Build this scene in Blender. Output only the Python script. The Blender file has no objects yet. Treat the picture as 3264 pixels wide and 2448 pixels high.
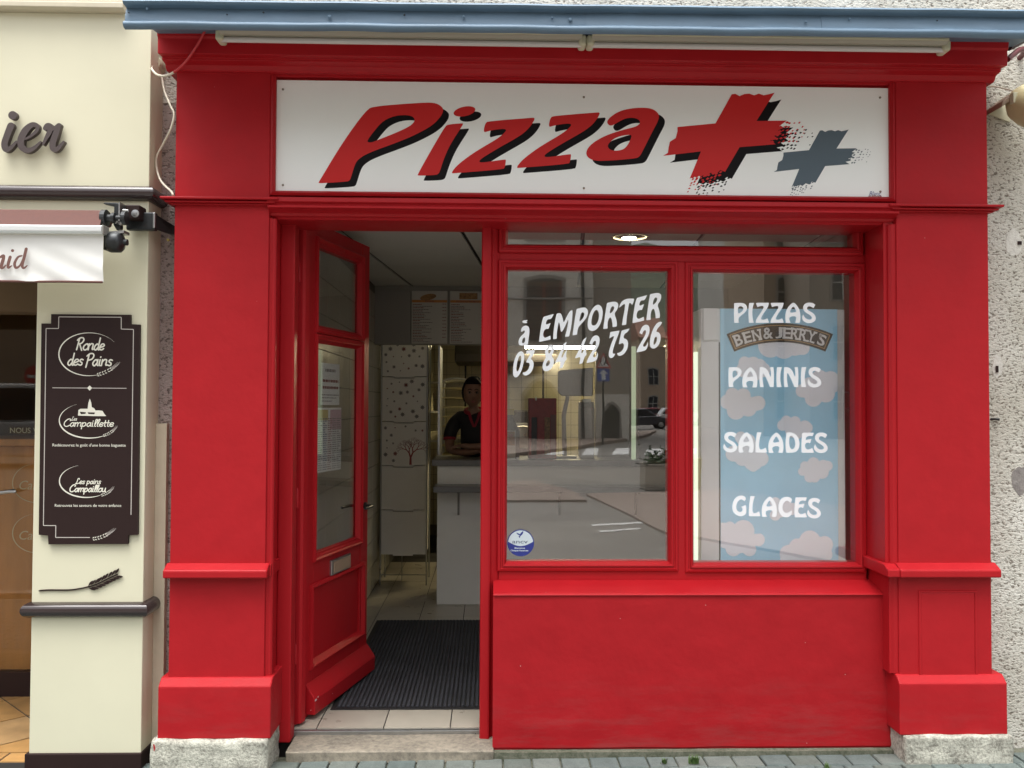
import bpy, bmesh, math, random
from mathutils import Vector, Matrix, noise
from mathutils.geometry import tessellate_polygon
random.seed(7)
S = bpy.context.scene
COL = S.collection
R = math.radians
# ------------------------------------------------------------------ camera
FW, FH, FPX, CD, CH = 3264, 2448, 2800.0, 4.0, 1.6      # photo size, focal length in px, distance to the pilasters, eye height
def cam_axes(yaw, pitch, roll):
    cy, sy, cp, sp = math.cos(yaw), math.sin(yaw), math.cos(pitch), math.sin(pitch)
    f = Vector((sy*cp, cy*cp, sp)); r = Vector((cy, -sy, 0)); u = r.cross(f)
    c, s = math.cos(roll), math.sin(roll)
    return f, c*r + s*u, -s*r + c*u
CF, CR, CU = cam_axes(R(1.48), R(1.416), R(0.2355))
cam = bpy.data.cameras.new('camera'); camo = bpy.data.objects.new('camera', cam); COL.objects.link(camo)
cam.sensor_width = 36; cam.lens = FPX/FW*36; cam.clip_start = .05; cam.clip_end = 3000
m3 = Matrix((CR, CU, -CF)).transposed()
camo.matrix_world = Matrix.Translation((0, -CD, CH)) @ m3.to_4x4()
S.camera = camo
# ------------------------------------------------------------------ overcast daylight
SUN_EL, SUN_AZ = 76, 212          # azimuth from +Y clockwise seen from above: high veiled sun, a little behind the camera and to the left
w = bpy.data.worlds.new('World'); S.world = w; w.use_nodes = True
nt = w.node_tree; bg = nt.nodes['Background']
sky = nt.nodes.new('ShaderNodeTexSky'); sky.sky_type = 'NISHITA'; sky.sun_disc = False
sky.sun_elevation = R(SUN_EL); sky.sun_rotation = R(SUN_AZ); sky.dust_density = 6; sky.ozone_density = 1; sky.air_density = 1.2
hs = nt.nodes.new('ShaderNodeHueSaturation'); hs.inputs['Saturation'].default_value = .22
nt.links.new(sky.outputs[0], hs.inputs['Color']); nt.links.new(hs.outputs[0], bg.inputs[0]); bg.inputs[1].default_value = .15
sl = bpy.data.lights.new('sun', 'SUN'); sl.energy = 1.5; sl.angle = R(40); sl.color = (1, .985, .96)
so = bpy.data.objects.new('sun', sl); COL.objects.link(so); so.location = (-4, -12, 14)
sd = Vector((math.sin(R(SUN_AZ))*math.cos(R(SUN_EL)), math.cos(R(SUN_AZ))*math.cos(R(SUN_EL)), math.sin(R(SUN_EL))))
so.rotation_euler = sd.to_track_quat('Z', 'Y').to_euler()
vs = S.view_settings; vs.view_transform = 'Standard'; vs.look = 'None'; vs.gamma = 1; vs.use_curve_mapping = False; vs.exposure = 1.2
cy = S.cycles; cy.use_denoising = True; cy.max_bounces = 10; cy.diffuse_bounces = 6; cy.glossy_bounces = 4; cy.transparent_max_bounces = 24; cy.caustics_reflective = False; cy.caustics_refractive = False
cy.sample_clamp_indirect = 6
# ------------------------------------------------------------------ pixel -> place
def P(px, py, y):
    "point of the plane y (metres behind the pilaster fronts) that the photo shows at a pixel"
    d = CF*FPX + CR*(px - FW/2) - CU*(py - FH/2)
    t = (y + CD)/d.y
    return Vector((d.x*t, y, CH + d.z*t))
def X(px, py, y): return P(px, py, y).x
def Z(px, py, y): return P(px, py, y).z
def G(px, py, z=0.0):
    "point of the level z seen at a pixel"
    d = CF*FPX + CR*(px - FW/2) - CU*(py - FH/2)
    t = (z - CH)/d.z
    return Vector((d.x*t, d.y*t - CD, z))
# ------------------------------------------------------------------ materials
MATS = {}
def lin(c): return tuple(((v/255)/12.92 if v/255 <= .04045 else ((v/255 + .055)/1.055)**2.4) for v in c)
def mat(name, col, rough=.5, metal=0, spec=.5, var=0, vscale=6, bump=0, bscale=40, coat=0, emit=None, estr=0, speck=None, stretch=None, bdist=.004, det=6):
    m = bpy.data.materials.new(name); m.use_nodes = True; MATS[name] = m
    n = m.node_tree.nodes; l = m.node_tree.links; b = n['Principled BSDF']
    b.inputs['Roughness'].default_value = rough; b.inputs['Metallic'].default_value = metal
    b.inputs['Specular IOR Level'].default_value = spec; b.inputs['Coat Weight'].default_value = coat
    tc = n.new('ShaderNodeNewGeometry'); src = tc.outputs['Position']
    if stretch:
        mp = n.new('ShaderNodeMapping'); mp.inputs['Scale'].default_value = stretch
        l.new(src, mp.inputs[0]); src = mp.outputs[0]
    base = None
    if var:
        t = n.new('ShaderNodeTexNoise'); t.inputs['Scale'].default_value = vscale; t.inputs['Detail'].default_value = det; t.inputs['Roughness'].default_value = .62
        l.new(src, t.inputs['Vector'])
        rp = n.new('ShaderNodeValToRGB'); e = rp.color_ramp.elements
        e[0].position = .3; e[1].position = .72
        e[0].color = (*[max(0, c*(1 - var)) for c in col], 1); e[1].color = (*[min(1, c*(1 + var)) for c in col], 1)
        l.new(t.outputs['Fac'], rp.inputs[0]); base = rp.outputs[0]
        rr = n.new('ShaderNodeMapRange'); rr.inputs[3].default_value = max(.02, rough - .1); rr.inputs[4].default_value = min(1, rough + .12)
        l.new(t.outputs['Fac'], rr.inputs[0]); l.new(rr.outputs[0], b.inputs['Roughness'])
    else:
        b.inputs['Base Color'].default_value = (*col, 1)
    if speck:                                   # (colour, scale, amount)
        sc, ss, am = speck
        v = n.new('ShaderNodeTexVoronoi'); v.inputs['Scale'].default_value = ss; l.new(tc.outputs['Position'], v.inputs['Vector'])
        t2 = n.new('ShaderNodeTexNoise'); t2.inputs['Scale'].default_value = ss*.37; l.new(tc.outputs['Position'], t2.inputs['Vector'])
        a = n.new('ShaderNodeMath'); a.operation = 'MULTIPLY'; a.inputs[1].default_value = 1.0
        c1 = n.new('ShaderNodeMath'); c1.operation = 'LESS_THAN'; c1.inputs[1].default_value = .22; l.new(v.outputs['Distance'], c1.inputs[0])
        c2 = n.new('ShaderNodeMath'); c2.operation = 'GREATER_THAN'; c2.inputs[1].default_value = 1 - am; l.new(t2.outputs['Fac'], c2.inputs[0])
        l.new(c1.outputs[0], a.inputs[0]); l.new(c2.outputs[0], a.inputs[1])
        mx = n.new('ShaderNodeMix'); mx.data_type = 'RGBA'; l.new(a.outputs[0], mx.inputs[0])
        if base: l.new(base, mx.inputs[6])
        else: mx.inputs[6].default_value = (*col, 1)
        mx.inputs[7].default_value = (*sc, 1); base = mx.outputs[2]
    if base: l.new(base, b.inputs['Base Color'])
    if bump:
        t = n.new('ShaderNodeTexNoise'); t.inputs['Scale'].default_value = bscale; t.inputs['Detail'].default_value = 5
        l.new(src, t.inputs['Vector'])
        bp = n.new('ShaderNodeBump'); bp.inputs['Strength'].default_value = bump; bp.inputs['Distance'].default_value = bdist
        l.new(t.outputs['Fac'], bp.inputs['Height']); l.new(bp.outputs[0], b.inputs['Normal'])
    if emit:
        b.inputs['Emission Color'].default_value = (*emit, 1); b.inputs['Emission Strength'].default_value = estr
    return m
def glass(name, tint=(1, 1, 1), k=1.0):
    "clear pane: transparent plus mirror, Schlick Fresnel of the true incidence angle on either side"
    m = bpy.data.materials.new(name); m.use_nodes = True; MATS[name] = m
    n = m.node_tree.nodes; l = m.node_tree.links; n.clear()
    o = n.new('ShaderNodeOutputMaterial'); g = n.new('ShaderNodeNewGeometry')
    d = n.new('ShaderNodeVectorMath'); d.operation = 'DOT_PRODUCT'; l.new(g.outputs['Normal'], d.inputs[0]); l.new(g.outputs['Incoming'], d.inputs[1])
    def mth(op, a, b_=None):
        x = n.new('ShaderNodeMath'); x.operation = op
        for i, q in enumerate((a, b_)):
            if q is None: continue
            if isinstance(q, (int, float)): x.inputs[i].default_value = q
            else: l.new(q, x.inputs[i])
        return x.outputs[0]
    c = mth('ABSOLUTE', d.outputs['Value']); f = mth('POWER', mth('SUBTRACT', 1.0, c), 5.0)
    fac = mth('ADD', mth('MULTIPLY', f, .955), .045*k)
    t = n.new('ShaderNodeBsdfTransparent'); t.inputs[0].default_value = (*tint, 1)
    gl = n.new('ShaderNodeBsdfGlossy'); gl.inputs['Roughness'].default_value = 0.0
    # slight waviness of old panes
    tn = n.new('ShaderNodeTexNoise'); tn.inputs['Scale'].default_value = 2.2; l.new(g.outputs['Position'], tn.inputs['Vector'])
    bp = n.new('ShaderNodeBump'); bp.inputs['Strength'].default_value = .02; bp.inputs['Distance'].default_value = .02; l.new(tn.outputs['Fac'], bp.inputs['Height']); l.new(bp.outputs[0], gl.inputs['Normal'])
    mx = n.new('ShaderNodeMixShader'); l.new(fac, mx.inputs[0]); l.new(t.outputs[0], mx.inputs[1]); l.new(gl.outputs[0], mx.inputs[2]); l.new(mx.outputs[0], o.inputs[0])
    return m
def roughcast(name, col, dark, scale=1.0):
    m = bpy.data.materials.new(name); m.use_nodes = True; MATS[name] = m
    n = m.node_tree.nodes; l = m.node_tree.links; b = n['Principled BSDF']; b.inputs['Roughness'].default_value = .95; b.inputs['Specular IOR Level'].default_value = .15
    g = n.new('ShaderNodeNewGeometry')
    mp = n.new('ShaderNodeMapping'); mp.inputs['Scale'].default_value = (1, 1, 1.7); l.new(g.outputs['Position'], mp.inputs[0])
    a = n.new('ShaderNodeTexNoise'); a.inputs['Scale'].default_value = 62*scale; a.inputs['Detail'].default_value = 3; a.inputs['Roughness'].default_value = .55; a.inputs['Distortion'].default_value = .5; l.new(mp.outputs[0], a.inputs['Vector'])
    c = n.new('ShaderNodeTexNoise'); c.inputs['Scale'].default_value = 3.0; c.inputs['Detail'].default_value = 5; l.new(g.outputs['Position'], c.inputs['Vector'])
    rp = n.new('ShaderNodeValToRGB'); e = rp.color_ramp.elements; e[0].position = .37; e[1].position = .46
    e[0].color = (*dark, 1); e[1].color = (*col, 1)
    l.new(a.outputs['Fac'], rp.inputs[0])
    r2 = n.new('ShaderNodeValToRGB'); e = r2.color_ramp.elements; e[0].position = .35; e[1].position = .7; e[0].color = (.72, .7, .66, 1); e[1].color = (1, 1, 1, 1)
    l.new(c.outputs['Fac'], r2.inputs[0])
    mx = n.new('ShaderNodeMix'); mx.data_type = 'RGBA'; mx.blend_type = 'MULTIPLY'; mx.inputs[0].default_value = 1; l.new(rp.outputs[0], mx.inputs[6]); l.new(r2.outputs[0], mx.inputs[7])
    l.new(mx.outputs[2], b.inputs['Base Color'])
    bp = n.new('ShaderNodeBump'); bp.inputs['Strength'].default_value = .9; bp.inputs['Distance'].default_value = .012
    l.new(a.outputs['Fac'], bp.inputs['Height']); l.new(bp.outputs[0], b.inputs['Normal'])
    return m
def stained(name, col, c2, s1=5, s2=60, bump=.5, rough=.9):
    "stone or concrete: two tones, fine grain and pits"
    m = bpy.data.materials.new(name); m.use_nodes = True; MATS[name] = m
    n = m.node_tree.nodes; l = m.node_tree.links; b = n['Principled BSDF']; b.inputs['Roughness'].default_value = rough; b.inputs['Specular IOR Level'].default_value = .25
    g = n.new('ShaderNodeNewGeometry')
    ts = []
    for sc in (s1, s2):
        t = n.new('ShaderNodeTexNoise'); t.inputs['Scale'].default_value = sc; t.inputs['Detail'].default_value = 8; t.inputs['Roughness'].default_value = .7
        l.new(g.outputs['Position'], t.inputs['Vector']); ts.append(t)
    ad = n.new('ShaderNodeMath'); ad.operation = 'ADD'; l.new(ts[0].outputs['Fac'], ad.inputs[0]); l.new(ts[1].outputs['Fac'], ad.inputs[1])
    rp = n.new('ShaderNodeValToRGB'); e = rp.color_ramp.elements; e[0].position = .82; e[1].position = 1.12
    mr = n.new('ShaderNodeMath'); mr.operation = 'MULTIPLY'; mr.inputs[1].default_value = .5
    e[0].position = .4; e[1].position = .58; e[0].color = (*c2, 1); e[1].color = (*col, 1)
    l.new(ad.outputs[0], mr.inputs[0]); l.new(mr.outputs[0], rp.inputs[0]); l.new(rp.outputs[0], b.inputs['Base Color'])
    bp = n.new('ShaderNodeBump'); bp.inputs['Strength'].default_value = bump; bp.inputs['Distance'].default_value = .01; l.new(ts[1].outputs['Fac'], bp.inputs['Height']); l.new(bp.outputs[0], b.inputs['Normal'])
    return m
def red_paint(name, col, rough, bump, bscale, bdist, worn=0.0, stretch=None):
    "brush-painted red: uneven sheen, flecks of bare paint, grey scuffs low on the wall"
    m = mat(name, col, rough=rough, var=.055, vscale=9.0, bump=bump, bscale=bscale, bdist=bdist, stretch=stretch, spec=.2)
    n = m.node_tree.nodes; l = m.node_tree.links; b = n['Principled BSDF']
    old = b.inputs['Base Color'].links[0].from_socket
    g = n.new('ShaderNodeNewGeometry')
    v = n.new('ShaderNodeTexVoronoi'); v.inputs['Scale'].default_value = 15; l.new(g.outputs['Position'], v.inputs['Vector'])
    s = n.new('ShaderNodeSeparateColor'); l.new(v.outputs['Color'], s.inputs[0])
    c1 = n.new('ShaderNodeMath'); c1.operation = 'LESS_THAN'; c1.inputs[1].default_value = .028; l.new(v.outputs['Distance'], c1.inputs[0])
    c2 = n.new('ShaderNodeMath'); c2.operation = 'LESS_THAN'; c2.inputs[1].default_value = .16 + .16*worn; l.new(s.outputs[0], c2.inputs[0])
    a = n.new('ShaderNodeMath'); a.operation = 'MULTIPLY'; l.new(c1.outputs[0], a.inputs[0]); l.new(c2.outputs[0], a.inputs[1])
    mx = n.new('ShaderNodeMix'); mx.data_type = 'RGBA'; l.new(a.outputs[0], mx.inputs[0]); l.new(old, mx.inputs[6]); mx.inputs[7].default_value = (.62, .42, .38, 1)
    out = mx.outputs[2]
    if worn:                                    # splash-back dirt and scuffs with their own ragged shape
        sp = n.new('ShaderNodeSeparateXYZ'); l.new(g.outputs['Position'], sp.inputs[0])
        mp = n.new('ShaderNodeMapping'); mp.inputs['Scale'].default_value = (1.2, 1, 7); l.new(g.outputs['Position'], mp.inputs[0])
        t = n.new('ShaderNodeTexNoise'); t.inputs['Scale'].default_value = 2.6; t.inputs['Detail'].default_value = 9; t.inputs['Roughness'].default_value = .72; l.new(mp.outputs[0], t.inputs['Vector'])
        mr = n.new('ShaderNodeMapRange'); mr.inputs[1].default_value = .42; mr.inputs[2].default_value = .0; mr.inputs[3].default_value = 0; mr.inputs[4].default_value = 1; l.new(sp.outputs['Z'], mr.inputs[0])
        r2 = n.new('ShaderNodeMapRange'); r2.inputs[1].default_value = .46; r2.inputs[2].default_value = .72; l.new(t.outputs['Fac'], r2.inputs[0])
        k = n.new('ShaderNodeMath'); k.operation = 'MULTIPLY'; l.new(mr.outputs[0], k.inputs[0]); l.new(r2.outputs[0], k.inputs[1])
        k2 = n.new('ShaderNodeMath'); k2.operation = 'MULTIPLY'; k2.inputs[1].default_value = worn; l.new(k.outputs[0], k2.inputs[0])
        m2 = n.new('ShaderNodeMix'); m2.data_type = 'RGBA'; l.new(k2.outputs[0], m2.inputs[0]); l.new(out, m2.inputs[6]); m2.inputs[7].default_value = (.27, .045, .045, 1); out = m2.outputs[2]
    l.new(out, b.inputs['Base Color'])
    return m
RED = (.375, .010, .015)
red_paint('red_wood', RED, .42, .25, 60, .0015, stretch=(1, 1, .12))
red_paint('red_plaster', RED, .55, .5, 5, .012, worn=.55)
red_paint('red_wall', (.35, .009, .0138), .6, .6, 4.5, .014, worn=.8)
mat('white_sign', (.85, .88, .86), .3)
mat('sign_red', lin((195, 44, 44)), .4, spec=.15); mat('sign_black', (.009, .008, .009), .5, spec=.1); mat('sign_grey', lin((86, 100, 110)), .4, spec=.2)
mat('screw', (.23, .2, .16), .45, metal=.6)
mat('zinc_blue', lin((94, 118, 138)), .5, metal=.0, var=.12, vscale=4, bump=.2, bscale=3, bdist=.01)
mat('zinc_dark', (.02, .025, .03), .5)
mat('plastic_cream', lin((196, 192, 165)), .45, var=.06); mat('tube_glass', lin((205, 200, 196)), .2); mat('reflector', lin((165, 160, 145)), .35)
mat('cable_white', lin((205, 198, 180)), .5); mat('cable_red', lin((190, 50, 55)), .5); mat('cable_dark', (.02, .015, .015), .5); mat('cable_maroon', (.11, .012, .018), .45)
roughcast('roughcast_white', (.70, .69, .63), (.26, .235, .20)); roughcast('roughcast_pink', (.42, .36, .34), (.16, .13, .12))
stained('patch_plaster', (.68, .67, .61), (.55, .53, .48), 6, 60, .5); stained('patch_grey', (.30, .28, .26), (.2, .18, .17), 8, 50, .6)
stained('plinth_stone', (.62, .61, .52), (.20, .19, .16), 9, 75, .9); stained('step_stone', (.31, .275, .215), (.15, .135, .11), 4, 40, .4)
for i, c in enumerate([(.145, .175, .163), (.125, .155, .147), (.165, .188, .170), (.135, .158, .14)]): stained('paver_%d' % i, c, tuple(v*.72 for v in c), 12, 130, .35)
stained('joint_sand', (.17, .17, .13), (.075, .085, .055), 20, 90, .6)
mat('cream_panel', (.66, .635, .475), .35, var=.035, vscale=1.6); mat('cream_beam', (.55, .5, .38), .5, var=.1)
mat('brown_gloss', (.032, .021, .021), .22, coat=.3); mat('brown_matt', (.024, .0125, .0115), .5, spec=.2); mat('brown_lettering', (.062, .045, .043), .5)
mat('awning_brown', (.13, .06, .05), .85, var=.08, vscale=60, bump=.2, bscale=400, bdist=.001); mat('awning_white', (.74, .74, .71), .8, var=.03, vscale=6)
mat('awning_text', (.15, .07, .055), .8); mat('alu_white', (.75, .77, .77), .3, metal=.3); mat('iron', (.045, .048, .05), .42, metal=.7, var=.25, vscale=30); mat('steel', (.42, .43, .43), .3, metal=.9, var=.1, vscale=20)
mat('plaque_cream', (.72, .70, .60), .5); mat('plaque_line', (.50, .46, .42), .45)
mat('wood_brown', (.50, .27, .10), .45, var=.3, vscale=5, stretch=(1, 1, .15)); mat('bakery_dark', (.17, .11, .06), .8); mat('decal_gold', (.42, .36, .22), .5)
for i, c in enumerate([(.42, .235, .085), (.36, .20, .075), (.40, .25, .115)]): mat('bakery_tile_%d' % i, c, .35, var=.25, vscale=7)
glass('window_glass', k=2.9); glass('shop_glass_brown', (.93, .88, .8), .85)
mat('vinyl_white', (.90, .94, .97), .5); mat('vinyl_blue', (.02, .035, .23), .4); mat('vinyl_pale', (.55, .66, .70), .4); mat('vinyl_ink', (.10, .14, .20), .5)
mat('shop_wall', (.26, .25, .22), .6, var=.05); mat('wall_tile', (.52, .50, .43), .18, var=.04, vscale=3); mat('grout', (.12, .11, .095), .9)
mat('kitchen_tile', (.66, .60, .38), .15, var=.03); mat('kitchen_grout', (.22, .19, .12), .9); mat('ceiling_panel', (.56, .55, .51), .85, var=.03, vscale=40); mat('ceiling_gap', (.05, .05, .045), .9)
for i, c in enumerate([(.40, .365, .30), (.38, .345, .285), (.42, .385, .315)]): mat('floor_tile_%d' % i, c, .3, var=.07, vscale=9)
mat('floor_joint', (.05, .045, .04), .9); mat('mat_grey', (.036, .038, .046), .95, var=.4, vscale=7, bump=.6, bscale=500, bdist=.002); mat('soffit_dark', (.05, .012, .014), .8); mat('mat_edge', (.012, .012, .013), .6)
mat('counter_white', (.86, .86, .82), .35, var=.02); mat('counter_top', (.14, .14, .14), .3, var=.1, vscale=80); mat('white_box', (.84, .83, .79), .5, var=.02)
mat('ink_grey', (.22, .21, .20), .6); mat('ink_red', (.30, .045, .05), .6); mat('ink_brown', (.24, .09, .08), .6); mat('ink_orange', (.52, .2, .05), .6); mat('ink_black', (.03, .03, .03), .6); mat('ink_food', (.30, .16, .06), .6, var=.5, vscale=60)
mat('board_white', (.50, .485, .44), .35); mat('board_grey', (.26, .245, .225), .5); mat('paper', (.70, .72, .68), .7); mat('paper_pink', (.55, .40, .42), .7); mat('paper_yellow', (.55, .46, .2), .7)
mat('black_plastic', (.018, .018, .018), .4); mat('grey_plastic', (.27, .265, .24), .5); mat('box_red', (.36, .03, .025), .45, var=.2, vscale=30); mat('dark_oven', (.028, .024, .02), .4, metal=.5)
mat('print_blue', (.38, .74, .97), .4, var=.04, vscale=5, bump=.5, bscale=3.5, bdist=.02); mat('print_cloud', (.87, .92, .99), .45); mat('freezer_white', (.74, .74, .72), .4); mat('logo_black', (.04, .032, .025), .45); mat('logo_gold', (.52, .33, .13), .45); mat('logo_white', (.80, .82, .82), .45)
mat('lamp_tube', (1, 1, 1), .4, emit=(1, .84, .5), estr=90); mat('lamp_bulb', (1, 1, 1), .4, emit=(1, .9, .66), estr=60); mat('rim_glow', (.8, .75, .5), .3, emit=(1, .85, .5), estr=1.0); mat('lamp_dim', (1, .9, .7), .4, emit=(1, .8, .45), estr=7); mat('lamp_green', (.8, .9, .7), .4, emit=(.86, 1, .74), estr=.42); mat('lamp_pale_green', (.5, .6, .42), .4, emit=(.8, 1, .66), estr=.16); mat('chrome', (.8, .8, .75), .12, metal=1)
mat('skin', (.25, .135, .092), .55, var=.05); mat('hair', (.010, .007, .006), .8, spec=.15); mat('cloth_black', (.012, .011, .013), .8, var=.3, vscale=30); mat('cloth_red', (.28, .012, .03), .75); mat('lip', (.36, .10, .10), .5); mat('eye_white', (.16, .14, .125), .4); mat('eye_dark', (.02, .012, .008), .2); mat('gold', (.7, .5, .2), .25, metal=1)
mat('grass', (.07, .13, .03), .6, var=.4, vscale=40)
mat('beige_metal', lin((190, 180, 140)), .45, var=.1, vscale=12); mat('beige_dark', lin((150, 128, 108)), .5)
stained('asphalt', (.20, .188, .168), (.16, .15, .135), .6, 60, .2); stained('kerb_stone', (.33, .31, .28), (.24, .22, .2), 4, 50, .3); mat('road_white', (.62, .62, .6), .7, var=.15, vscale=8); stained('brick_paving', (.29, .235, .20), (.23, .185, .155), 3, 60, .2)
stained('render_grey', (.74, .70, .62), (.58, .54, .47), .5, 9, .2); stained('render_brown', (.36, .31, .26), (.3, .26, .21), .4, 9, .2); stained('render_tan', (.42, .33, .24), (.35, .27, .2), .4, 9, .2); stained('render_white', (.55, .54, .5), (.45, .44, .4), .4, 9, .2)
mat('shutter_brown', (.09, .06, .045), .7, var=.2); mat('shutter_red', (.22, .07, .045), .7); mat('dark_pane', (.03, .033, .037), .08); mat('roof_tile', (.22, .10, .07), .8, var=.3, vscale=3); mat('forest', (.045, .06, .035), .95, var=.5, vscale=.25)
mat('car_dark', (.03, .03, .04), .25, coat=.6); mat('car_red', (.2, .02, .03), .25, coat=.6); mat('car_white', (.62, .63, .63), .3, coat=.6); mat('rubber', (.02, .02, .02), .8); mat('wood_planter', (.34, .31, .26), .8, var=.2); mat('bin_yellow', (.5, .42, .1), .5); mat('leaf', (.06, .1, .035), .6, var=.4, vscale=20)
mat('sign_blue', (.03, .09, .33), .4); mat('traffic_red', (.5, .03, .03), .4)
# ------------------------------------------------------------------ builders
WL = {}                                          # world location of every object's origin
def tag(o, label=None, cat=None, group=None, kind=None):
    for k, v in (('label', label), ('category', cat), ('group', group), ('kind', kind)):
        if v: o[k] = v
    return o
def link(o, c, par):
    COL.objects.link(o); WL[o] = Vector(c)
    if par is not None: o.parent = par; o.location = Vector(c) - WL[par]
    else: o.location = c
def thing(name, label, cat, loc, group=None, kind=None):
    e = bpy.data.objects.new(name, None); e.empty_display_size = .1; link(e, Vector(loc), None)
    return tag(e, label, cat, group, kind)
class MB:
    def __init__(s, tf=None): s.v = []; s.f = []; s.m = []; s.tf = tf
    def add(s, vs, fs, mi=0):
        n = len(s.v); s.v += [Vector(s.tf(Vector(p)) if s.tf else p) for p in vs]; s.f += [tuple(i + n for i in f) for f in fs]; s.m += [mi]*len(fs); return s
    def box(s, x0, x1, y0, y1, z0, z1, mi=0):
        return s.add([(x, y, z) for z in (z0, z1) for x, y in ((x0, y0), (x1, y0), (x1, y1), (x0, y1))],
                     [(3, 2, 1, 0), (4, 5, 6, 7), (0, 1, 5, 4), (1, 2, 6, 5), (2, 3, 7, 6), (3, 0, 4, 7)], mi)
    def prism(s, prof, a, b, axis='x', mi=0):
        n = len(prof); mk = {'x': lambda t, p: (t, p[0], p[1]), 'y': lambda t, p: (p[0], t, p[1]), 'z': lambda t, p: (p[0], p[1], t)}[axis]
        return s.add([mk(a, p) for p in prof] + [mk(b, p) for p in prof],
                     [tuple(range(n - 1, -1, -1)), tuple(range(n, 2*n))] + [(i, (i + 1) % n, n + (i + 1) % n, n + i) for i in range(n)], mi)
    def ring(s, x0, x1, z0, z1, prof, mi=0):
        "moulding round a rectangle of the x-z plane; prof = [(inset, y)]"
        vs = []; fs = []
        for d, y in prof: vs += [(x0 + d, y, z0 + d), (x1 - d, y, z0 + d), (x1 - d, y, z1 - d), (x0 + d, y, z1 - d)]
        for k in range(len(prof) - 1):
            for j in range(4): fs.append((k*4 + j, k*4 + (j + 1) % 4, k*4 + 4 + (j + 1) % 4, k*4 + 4 + j))
        return s.add(vs, fs, mi)
    def tube(s, path, r, n=8, cap=True, mi=0):
        path = [Vector(p) for p in path]; m = len(path); rr = r if isinstance(r, (list, tuple)) else [r]*m
        vs = []; fs = []; ref = None
        for i, p in enumerate(path):
            t = (path[min(i + 1, m - 1)] - path[max(i - 1, 0)]).normalized()
            if ref is None: ref = t.orthogonal().normalized()
            ref = (ref - t*ref.dot(t)).normalized(); b = t.cross(ref)
            vs += [p + (ref*math.cos(2*math.pi*k/n) + b*math.sin(2*math.pi*k/n))*rr[i] for k in range(n)]
        for i in range(m - 1):
            for k in range(n): fs.append((i*n + k, i*n + (k + 1) % n, (i + 1)*n + (k + 1) % n, (i + 1)*n + k))
        if cap: fs += [tuple(range(n - 1, -1, -1)), tuple(range((m - 1)*n, m*n))]
        return s.add(vs, fs, mi)
    def lathe(s, c, axis, prof, n=20, mi=0):
        "prof = [(radius, distance along axis)]"
        c = Vector(c); a = Vector(axis).normalized(); u = a.orthogonal().normalized(); w_ = a.cross(u); vs = []; fs = []
        for r, h in prof: vs += [c + a*h + (u*math.cos(2*math.pi*k/n) + w_*math.sin(2*math.pi*k/n))*max(r, 1e-5) for k in range(n)]
        for i in range(len(prof) - 1):
            for k in range(n): fs.append((i*n + k, i*n + (k + 1) % n, (i + 1)*n + (k + 1) % n, (i + 1)*n + k))
        fs += [tuple(range(n)), tuple(range((len(prof) - 1)*n, len(prof)*n))]
        return s.add(vs, fs, mi)
    def poly(s, loops, mi=0, thick=0, d=(0, 1, 0)):
        "flat shape with holes; loops of 3-D points; thick = depth along d"
        tri = tessellate_polygon([[Vector(p) for p in lp] for lp in loops]); vs = [p for lp in loops for p in lp]; n = len(vs)
        if not thick: return s.add(vs, [tuple(t) for t in tri], mi)
        dv = Vector(d)*thick; fs = [tuple(t) for t in tri] + [tuple(i + n for i in reversed(t)) for t in tri]; k = 0
        for lp in loops:
            q = len(lp); fs += [(k + i, k + (i + 1) % q, n + k + (i + 1) % q, n + k + i) for i in range(q)]; k += q
        return s.add(list(vs) + [Vector(p) + dv for p in vs], fs, mi)
    def ribbon(s, pts, ws, d=(0, -1, 0), rise=.00015, mi=0, thick=0, cap=True):
        "brush stroke: strip of varying width lying in the plane whose normal is d; creeps forward so crossings never share a plane"
        pts = [Vector(p) for p in pts]; d = Vector(d); m = len(pts)
        if not isinstance(ws, (list, tuple)): ws = [ws]*m
        if cap:                                   # round both ends
            for e in (0, -1):
                q = pts[e]; dirv = (pts[e] - pts[1 if e == 0 else -2]).normalized(); wv = ws[e]
                ext = [(q + dirv*wv*.5*math.sin(a), wv*max(.12, math.cos(a))) for a in (R(35), R(65), R(88))]
                if e == 0: pts = [x for x, _ in reversed(ext)] + pts; ws = [y for _, y in reversed(ext)] + list(ws)
                else: pts = pts + [x for x, _ in ext]; ws = list(ws) + [y for _, y in ext]
        m = len(pts); vs = []; fs = []
        for i, p in enumerate(pts):
            t = (pts[min(i + 1, m - 1)] - pts[max(i - 1, 0)]).normalized(); nn = t.cross(d).normalized(); o = d*(rise*i/m)
            vs += [p + nn*ws[i]*.5 + o, p - nn*ws[i]*.5 + o]
        for i in range(m - 1): fs.append((2*i, 2*i + 1, 2*i + 3, 2*i + 2))
        if thick:
            n = len(vs); vs = vs + [v - d*thick for v in vs]
            fs = fs + [tuple(j + n for j in reversed(f)) for f in fs] + [(2*i, 2*i + 2, n + 2*i + 2, n + 2*i) for i in range(m - 1)] + [(2*i + 1, n + 2*i + 1, n + 2*i + 3, 2*i + 3) for i in range(m - 1)]
        return s.add(vs, fs, mi)
    def build(s, name, mt, par=None, bev=0, smooth=False, label=None, cat=None, group=None, kind=None, base=None, seg=2):
        if not s.v: return None
        lo = [min(v[i] for v in s.v) for i in range(3)]; hi = [max(v[i] for v in s.v) for i in range(3)]
        c = Vector(base) if base else Vector(((lo[0] + hi[0])/2, (lo[1] + hi[1])/2, lo[2]))
        me = bpy.data.meshes.new(name); me.from_pydata([v - c for v in s.v], [], s.f)
        for k in ([mt] if isinstance(mt, str) else mt): me.materials.append(MATS[k])
        if len(me.materials) > 1:
            for p_, k in zip(me.polygons, s.m): p_.material_index = k
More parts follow.
